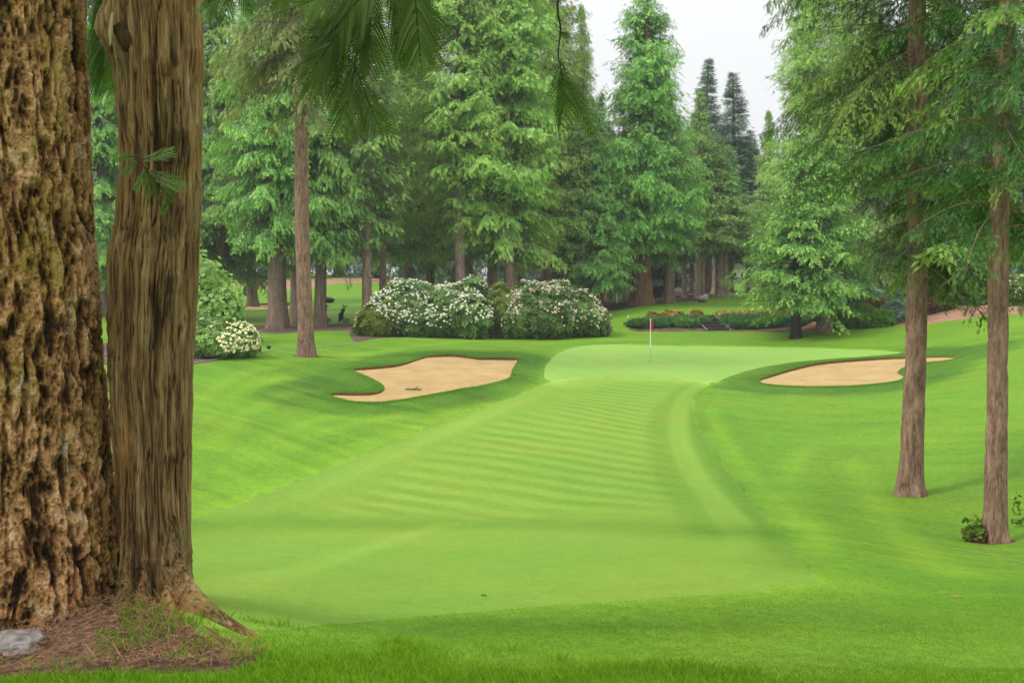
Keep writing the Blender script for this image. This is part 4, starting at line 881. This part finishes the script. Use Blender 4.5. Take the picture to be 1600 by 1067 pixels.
# ------------------------------------------------------------------ small things
M['white_paint'] = flat('white paint', (.85, .85, .83), .4, .4, .03); M['black_plastic'] = flat('black plastic', (.012, .012, .013), .5, .4, .2)
M['red_cloth'] = flat('red flag cloth', (.5, .02, .05), .8, .2, .15, 5); M['grey_cloth'] = flat('grey fabric', (.32, .33, .34), .8, .2, .2)
M['steel'] = flat('dull metal', (.3, .32, .3), .45, .5, .1); M['timber'] = flat('weathered timber', (.07, .055, .048), .9, .2, .4, 6); M['timber_edge'] = flat('worn timber edge', (.13, .11, .09), .9, .2, .3, 6)
M['cream_wall'] = flat('cream wall', (.62, .6, .55), .9, .1, .06); M['roof'] = flat('grey shingle roof', (.12, .12, .125), .9, .2, .3); M['dark_glass'] = flat('dark window glass', (.02, .022, .025), .1, .6, .1)
M['rock'] = soil_mat('granite', (.09, .075, .065), (.22, .195, .175), (.36, .33, .3), 20)
def thing(name, loc, lab, cat, rz=0, group=None):
    e = bpy.data.objects.new(name, None); COL.objects.link(e); e.location = loc; e.rotation_euler = (0, 0, rz); return tag(e, lab, cat, group)
# pin
p = hit(1016, 565)[0]; e = thing('golf_flagstick', p, 'white flagstick with a limp red flag standing on the putting green', 'flagstick')
link('lower_pole', MB().tube([[0, 0, -.1], [0, 0, .68]], .011, 10).mesh('lp', M['steel'], True), e)
link('upper_pole', MB().tube([[0, 0, .68], [0, 0, 2.13]], .022, 10).mesh('upp', M['white_paint'], True), e)
nu, nv = 14, 16; V = []
for i in range(nv):
    for j in range(nu):
        s = j/(nu-1); t = i/(nv-1); ww = .12+.08*t
        V.append([.015+ww*s*(1-.3*t)+.02*math.sin(s*9+t*3), .03*math.sin(s*14+t*2)*(1+s)-.05*s, 2.11-.46*t-.1*s*(1-t)-.12*s])
Q = [[i*nu+j, i*nu+j+1, (i+1)*nu+j+1, (i+1)*nu+j] for i in range(nv-1) for j in range(nu-1)]
fl = link('flag', MB().add(V, Q).mesh('flag', M['red_cloth'], True), e); sl = fl.modifiers.new('s', 'SOLIDIFY'); sl.thickness = .004
link('cup', MB().tube([[0, 0, .004], [0, 0, .009]], .054, 20).mesh('cup', M['black_plastic'], True), e)
# rake in the left bunker
p = hit(646, 607)[0]; e = thing('bunker_rake', p+np.array([0, 0, -.06]), 'black bunker rake lying in the sand of the left bunker', 'rake', math.radians(-14))
mb = MB().box((0, 0, .04), (.62, .035, .03)); [mb.box((x, -.03, .015), (.012, .05, .012)) for x in np.linspace(-.28, .28, 14)]
link('rake_head', mb.mesh('rh', M['black_plastic']), e)
link('handle', MB().tube([[0, 0, .05], [-.12, .7, .035], [-.22, 1.3, .02]], .012, 8).mesh('ha', M['timber_edge'], True), e)
# golf trolleys
def trolley():
    e = thing('golf_trolley', (0, 0, 0), 'x', 'golf trolley')
    ax = np.array([.0, 0, .0]); d = nrmz(np.array([.32, 0, 1.])); o = np.array([-.15, 0, .16])
    bag = MB(); t = np.array([0, .08, .3, .6, .85, .88]); bag.tube(o+d*t[:, None], [.1, .125, .12, .13, .15, .145], 14)
    bag.box(o+d*.4+np.array([-.12, 0, 0]), (.1, .2, .36)); bag.box(o+d*.25+np.array([.1, .1, 0]), (.09, .12, .3))
    link('bag', bag.mesh('bag', M['black_plastic'], True), e)
    cl = MB(); rg = np.random.default_rng(2)
    for k in range(8):
        a = k*PI/4; q = o+d*.8+np.array([math.cos(a)*.07, math.sin(a)*.09, 0]); r = q+d*(.28+.12*rg.random())+rg.normal(0, .015, 3)
        cl.tube([q, r], .007, 5); cl.tube([r, r+np.array([.07*math.cos(a), .07*math.sin(a), -.01])], [.022, .028], 7)
    link('clubs', cl.mesh('clubs', M['black_plastic'], True), e)
    fr = MB(); fr.tube([o+d*.1, o+d*1.02+np.array([.1, 0, 0]), o+d*1.1+np.array([.3, 0, .02])], .016, 6)
    for s in (-1, 1): fr.tube([o+d*.6, [.33, s*.3, .17]], .014, 6)
    fr.tube([o+d*.05, [.42, 0, .16]], .014, 6); fr.tube([[.33, -.3, .17], [.33, .3, .17]], .012, 6)
    link('frame', fr.mesh('fr', M['black_plastic'], True), e)
    for (x, y, r) in ((.33, -.31, .16), (.33, .31, .16), (-.2, 0, .1)):
        th_ = np.linspace(0, 2*PI, 19); c = np.stack([x+r*.85*np.cos(th_), np.full(19, y), r+r*.85*np.sin(th_)], 1)
        wm = MB().tube(c, r*.16, 6, cap=False); [wm.tube([[x, y, r], c[k]], .008, 4) for k in range(0, 18, 3)]
        link('wheel', wm.mesh('wh', M['black_plastic'], True), e)
    return e
def copy_tree(o, parent=None):
    c = o.copy(); COL.objects.link(c); c.parent = parent
    for ch in o.children: copy_tree(ch, c)
    return c
t1 = trolley(); t1.location = hit(534, 505)[0]; t1.rotation_euler[2] = -.2; t1['label'] = 'black golf bag trolley standing free on the far green'; t1['group'] = 'golf trolleys on the far green'
t2 = copy_tree(t1); t2.location = hit(506, 504)[0]; t2.rotation_euler[2] = .5; t2['label'] = 'black golf trolley half hidden by the slim grey cedar trunk'
# dark low thing right of the slim cedar, on the far slope
p = hit(510, 473)[0]; e = thing('equipment_cover', p, 'dark rounded covered equipment on the far slope above the trolleys', 'cover')
x = np.linspace(-1, 1, 15); mb = MB(); mb.tube(np.stack([x*.75, 0*x, .25+0*x], 1), np.sqrt(np.clip(1-x**2*.9, 0, 1))*.3+.01, 12)
link('cover', mb.mesh('cv', M['black_plastic'], True), e); link('skid', MB().box((0, 0, .04), (1.2, .4, .07)).mesh('sk', M['timber']), e)
# low black bench
p = hit(397, 551)[0]; e = thing('bench', p, 'low black bench beside the cream flowering bush', 'bench', .2)
link('seat', MB().box((0, 0, .42), (.62, .34, .05)).box((0, -.15, .33), (.6, .03, .14)).mesh('st', M['black_plastic']), e)
for sx in (-1, 1):
    for sy in (-1, 1): link('leg', MB().box((sx*.27, sy*.13, .2), (.05, .05, .4)).mesh('lg', M['black_plastic']), e)
p = hit(420, 546)[0]; e = thing('tee_marker', p, 'small round black marker on the grass right of the low bench', 'marker')
link('ball', MB().tube([[0, 0, .03], [0, 0, .06], [0, 0, .12], [0, 0, .17], [0, 0, .19]], [.05, .085, .1, .07, .02], 14).mesh('bl', M['black_plastic'], True), e); link('spike', MB().tube([[0, 0, -.05], [0, 0, .05]], .012, 6).mesh('sp', M['steel']), e)
p = hit(981, 496)[0]; tag(link('tee_marker', MB().tube([[0, 0, -.02], [0, 0, .05], [0, 0, .09], [0, 0, .11]], [.03, .05, .045, .02], 14).mesh('wm', M['white_paint'], True), loc=p), 'tiny white marker on the lawn left of the junipers', 'marker')
# grey bag at the corner of the wood
p = hit(1099, 472)[0]; e = thing('golf_bag', p, 'light grey golf bag lying where the lawn meets the wood', 'golf bag', .4)
x = np.linspace(0, 1, 9)[:, None]; link('bag', MB().tube(np.array([-.45, 0, .22])+x*np.array([.85, 0, .28]), [.1, .2, .22, .23, .22, .22, .23, .24, .18], 14).box((.1, -.2, .3), (.5, .12, .2)).mesh('gb', M['grey_cloth'], True), e)
link('base', MB().box((-.1, 0, .05), (.6, .42, .1)).mesh('gbb', M['black_plastic']), e)
# house beyond the wood
p = uY(1155, 185); e = thing('house', p, 'pale house with dark windows glimpsed beyond the wood', 'house')
link('wall', MB().box((0, 0, 1.4), (14, 8, 3.6)).mesh('hw', M['cream_wall']), e)
link('roof', MB().add([[-7.6, -4.6, 3.2], [7.6, -4.6, 3.2], [7.6, 4.6, 3.2], [-7.6, 4.6, 3.2], [-6, 0, 5.2], [6, 0, 5.2]], [[0, 1, 5], [0, 5, 4], [2, 3, 4], [2, 4, 5], [1, 2, 5], [3, 0, 4], [0, 2, 1], [0, 3, 2]]).mesh('hr', M['roof']), e)
for x in (-5, -2.4, .2, 2.8, 5.2): link('window', MB().box((x, -4.02, 1.1), (1.7, .1, 1.4)).mesh('hwi', M['dark_glass']), e)
# timber steps
pa, pb = hit(1124, 516)[0], hit(1112, 499)[0]; d = pb-pa; d[2] = 0; dl = 2.3; e = thing('garden_steps', pa, 'dark timber garden steps between the junipers', 'steps', .1)
for k in range(5):
    z_ = .05+.19*k; y_ = .1+.42*k; x_ = -.13*k
    s_ = link('step', MB().box((x_, y_+.2, z_-.2), (1.45, .44, .56)).mesh('stp', M['timber']), e)
    link('nosing', MB().box((x_, y_-.03, z_+.1), (1.45, .05, .05)).mesh('ns', M['timber_edge']), s_)
for sx, nm in ((-.79, 'rail'), (.79, 'rail')):
    link('side_beam', MB().tube([[sx, -.1, .0], [sx-.13*4.6, 2.1, 1.0]], .07, 4).mesh('sb', M['timber_edge']), e)
# hose lines on the grass
def hose(name, L, r, mat, lab, cat):
    P = pxpoly(L, False, .05 if len(L) < 4 else .3, 4); z_ = hgt(P[:, 0], P[:, 1])+r+.01; P = np.column_stack([P, z_]); c = P.mean(0)
    tag(link(name, MB().tube(P-c, r, 6).mesh(name, M[mat], True), loc=c), lab, cat)
hose('edging_pipe', [(300,568),(345,561),(400,553),(430,547),(470,544),(500,543),(560,537)], .018, 'steel', 'thin pale pipe edging the bed on the left and running behind the bare trunk', 'pipe')
hose('marking_string', [(1490,857),(1530,863),(1565,871),(1615,884)], .0025, 'steel', 'thin white string lying on the grass by the right near trunk', 'string')
hose('twig', [(752,932),(756,931.5),(760,933)], .004, 'dark_bark', 'small dark twig lying on the near edge of the fairway', 'twig')
p = hit(1495, 933)[0]; V = np.array([[-.06, 0, .012], [-.02, -.03, .008], [.055, -.01, .014], [.02, .03, .012], [0, 0, .024]]); tag(link('dead_leaf', MB().add(V, [[0, 1, 4], [1, 2, 4], [2, 3, 4], [3, 0, 4]]).mesh('dl', M['drygrass']), loc=p), 'pale curled dead leaf on the lawn below the white string', 'leaf')
# stone at the lower left
IV, IT = _ico()
import bmesh
bm = bmesh.new(); bmesh.ops.create_icosphere(bm, subdivisions=5, radius=1); me = bpy.data.meshes.new('stone'); bm.to_mesh(me); bm.free()
co = np.empty(len(me.vertices)*3); me.vertices.foreach_get('co', co); co = co.reshape(-1, 3); co = co*(1+(fbm(co*1.6, 3, 3)-.5)[:, None]*.5+(fbm(co*9, 3, 4)-.5)[:, None]*.06)*np.array([.13, .11, .07]); me.vertices.foreach_set('co', co.ravel()); me.materials.append(M['rock']); me.polygons.foreach_set('use_smooth', np.ones(len(me.polygons), bool))
q = at(22, 1032, 4.4); tag(link('stone', me, loc=(q[0], q[1], gz(q[0], q[1])+.05)), 'pale grey granite stone in the lower left corner at the foot of the furrowed trunk', 'stone')

# ------------------------------------------------------------------ grass blades, litter
def blades(name, x, y, h, w, mat, v=.45, lean=.5, zoff=None, label=None):
    n = len(x); rg = np.random.default_rng(n); z_ = hgt(x, y)+(zoff if zoff is not None else 0)
    a = rg.random(n)*2*PI; s = np.stack([np.cos(a), np.sin(a), 0*a], 1); l = np.stack([np.cos(a+1.6+rg.normal(0, .6, n)), np.sin(a+1.6+rg.normal(0, .6, n)), 0*a], 1)*lean*rg.random((n, 1))
    P = np.stack([x, y, z_-.004], 1); hh = h[:, None]; up = np.array([0, 0, 1.])
    V = np.stack([P-s*w[:, None]/2, P+s*w[:, None]/2, P+(up*.6+l*.35)*hh+s*w[:, None]*.35, P+(up*1.+l)*hh, ], 1).reshape(-1, 3)
    i = np.arange(n)*4; T = np.concatenate([np.stack([i, i+1, i+2], 1), np.stack([i, i+2, i+3], 1)])
    A = np.repeat(v+rg.normal(0, .14, n), 4)+np.tile([-.25, -.25, .0, .2], n)
    return link(name, mkmesh(name, V, T, {'v': np.clip(A, 0, 1)}, False, [M[mat]]), kind='stuff')
def scatter(n, r0, r1, a0=-.6, a1=.6, pw=1.):
    r = np.exp(rng.uniform(math.log(r0), math.log(r1), n)); a = rng.uniform(a0, a1, n); return r*np.sin(a), r*np.cos(a)
inl = lambda x, y: inpoly(x, y, Z['litter'])
def notmown(x, y, m=.0):
    f = inpoly(x, y, Z['fairway']); return ~f
x, y = scatter(330000, 3.7, 15); k = notmown(x, y) & ~inl(x, y) & (rng.random(len(x)) < sm(14, 6, np.hypot(x, y))); x, y = x[k], y[k]
nz_ = fbm(np.stack([x*1.5, y*1.5, 0*x], -1), 3, 91); r = np.hypot(x, y)
h = (.008+.009*nz_)*(1+1.3*sm(5.0, 4.1, y))*sm(15, 9, r)*(.7+.6*rng.random(len(x))); w = .0022*(r/4.2)**.9
blades('lawn_grass', x, y, h, w, 'blade', .55)
# longer unmown tufts round the needle mound and along the bottom edge
x, y = scatter(60000, 3.75, 5.0, -.62, .25); q = fbm(np.stack([x*2.2, y*2.2, 0*x], -1), 3, 92)
k = ~inl(x, y) & (q+rng.normal(0, .07, len(x)) > .46+.2*sm(-.9, 1.2, x)+.12*sm(4.3, 5., y)) ; x, y = x[k], y[k]; blades('long_grass', x, y, rng.uniform(.015, .06, len(x)), np.full(len(x), .0024), 'blade', .6, .7)
x, y = scatter(26000, 3.7, 5.3, -.66, -.1); q = fbm(np.stack([x*3., y*3., 0*x], -1), 3, 93); k = inl(x, y) & (q > .54-.1*sm(4.5, 4.1, y)); x, y = x[k], y[k]
blades('mound_grass', x, y, rng.uniform(.012, .05, len(x)), np.full(len(x), .0018), 'blade', .5, .9, .04)
x, y = scatter(6000, 3.7, 5.4, -.66, -.1); q = fbm(np.stack([x*3.3, y*3.3, 0*x], -1), 3, 94); k = inl(x, y) & (q > .5); x, y = x[k], y[k]
blades('dry_grass', x, y, rng.uniform(.02, .1, len(x))*rng.random(len(x)), np.full(len(x), .0014), 'drygrass', .5, 1.6, .03)
# fallen needles and twigs on the mound
n = 16000; x, y = scatter(n, 3.7, 5.6, -.7, -.05); k = inl(x, y); x, y = x[k], y[k]; n = len(x); z_ = hgt(x, y)+.05*1+rng.uniform(-.01, .02, n)
a = rng.random(n)*2*PI; d = np.stack([np.cos(a), np.sin(a), rng.normal(0, .2, n)], 1)*rng.uniform(.008, .035, (n, 1)); s = np.stack([-np.sin(a), np.cos(a), 0*a], 1)*rng.uniform(.0008, .002, (n, 1)); P = np.stack([x, y, z_], 1)
V = np.stack([P-d-s, P-d+s, P+d+s, P+d-s], 1).reshape(-1, 3); i = np.arange(n)*4
link('fallen_needles', mkmesh('fallen_needles', V, np.stack([i, i+1, i+2, i+3], 1), {'v': np.repeat(rng.random(n), 4)}, False, [M['needle']]), kind='stuff')
# rough fringe blades round the bunkers
fx = []; fy = []
for k_ in ('bunker_left', 'bunker_right'):
    P = Z[k_]; ar = .5*np.sum(P[:, 0]*np.roll(P[:, 1], -1)-np.roll(P[:, 0], -1)*P[:, 1]); t = np.roll(P, -1, 0)-np.roll(P, 1, 0); nn = nrmz(np.stack([t[:, 1], -t[:, 0]], 1)*np.sign(ar))
    j = rng.integers(0, len(P), 26000); off = rng.exponential(.16, 26000)+.0; q = P[j]+nn[j]*off[:, None]+rng.normal(0, .16, (26000, 2)); ok = ~inpoly(q[:, 0], q[:, 1], P); fx.append(q[ok, 0]); fy.append(q[ok, 1])
x = np.concatenate(fx); y = np.concatenate(fy); blades('bunker_edge_grass', x, y, rng.uniform(.015, .05, len(x)), np.full(len(x), .012), 'blade', .35, .8)
# ------------------------------------------------------------------ light
SUN_EL, SUN_AZ = math.radians(52), math.radians(-108)     # azimuth measured from the view direction, to the left
w = bpy.data.worlds.new('World'); SC.world = w; w.use_nodes = True; nt = w.node_tree; nt.nodes.clear()
sky = N(nt, 'ShaderNodeTexSky', sky_type='NISHITA', sun_disc=False, sun_elevation=SUN_EL, sun_rotation=SUN_AZ)
tc = N(nt, 'ShaderNodeTexCoord'); sep = N(nt, 'ShaderNodeSeparateXYZ'); nt.links.new(tc.outputs['Generated'], sep.inputs[0])
# overcast cloud layer: three times as bright overhead as at the horizon
up = math_(nt, 'MAXIMUM', sep.outputs[2], 0.)
k = math_(nt, 'ADD', math_(nt, 'MULTIPLY', math_(nt, 'POWER', up, 2.2), 2.3), .87)
cn = noise(nt, 1.6, 4, .5, coord='Generated'); k = math_(nt, 'MULTIPLY', k, math_(nt, 'ADD', math_(nt, 'MULTIPLY', cn, .08), .94))
cloud = N(nt, 'ShaderNodeVectorMath', operation='SCALE'); cloud.inputs[0].default_value = (.985, 1., 1.01); nt.links.new(k, cloud.inputs['Scale'])
b1 = N(nt, 'ShaderNodeBackground'); nt.links.new(sky.outputs[0], b1.inputs[0]); b1.inputs[1].default_value = .05
b2 = N(nt, 'ShaderNodeBackground'); nt.links.new(cloud.outputs[0], b2.inputs[0]); b2.inputs[1].default_value = 1.
mx = N(nt, 'ShaderNodeMixShader'); mx.inputs[0].default_value = .93
nt.links.new(b1.outputs[0], mx.inputs[1]); nt.links.new(b2.outputs[0], mx.inputs[2])
wo = N(nt, 'ShaderNodeOutputWorld'); nt.links.new(mx.outputs[0], wo.inputs[0])
ld = bpy.data.lights.new('sun', 'SUN'); ld.energy = 2.4; ld.angle = math.radians(10); ld.color = (1, .96, .88)
lo = bpy.data.objects.new('sun', ld); COL.objects.link(lo)
sd = Vector((math.cos(SUN_EL)*math.sin(SUN_AZ), math.cos(SUN_EL)*math.cos(SUN_AZ), math.sin(SUN_EL)))
lo.rotation_euler = sd.to_track_quat('Z', 'Y').to_euler(); lo.location = (0, 0, 60)
# damp air between the trees
m, nt = nodes('haze'); pv = N(nt, 'ShaderNodeVolumePrincipled'); pv.inputs['Color'].default_value = (.93, .97, 1, 1); pv.inputs['Density'].default_value = .00045; pv.inputs['Anisotropy'].default_value = .1
ou = N(nt, 'ShaderNodeOutputMaterial'); nt.links.new(pv.outputs[0], ou.inputs['Volume'])
link('haze', MB().box((0, 0, 16), (1100, 1100, 60)).mesh('haze', m), kind='stuff')
SC.view_settings.view_transform = 'Standard'; SC.view_settings.look = 'None'; SC.view_settings.exposure = .15; SC.view_settings.gamma = 1
SC.render.engine = 'CYCLES'; cy_ = SC.cycles
cy_.max_bounces = 5; cy_.diffuse_bounces = 3; cy_.glossy_bounces = 1; cy_.transmission_bounces = 3; cy_.transparent_max_bounces = 4
cy_.use_denoising = True; cy_.sample_clamp_indirect = 6; cy_.volume_bounces = 0; cy_.use_fast_gi = False
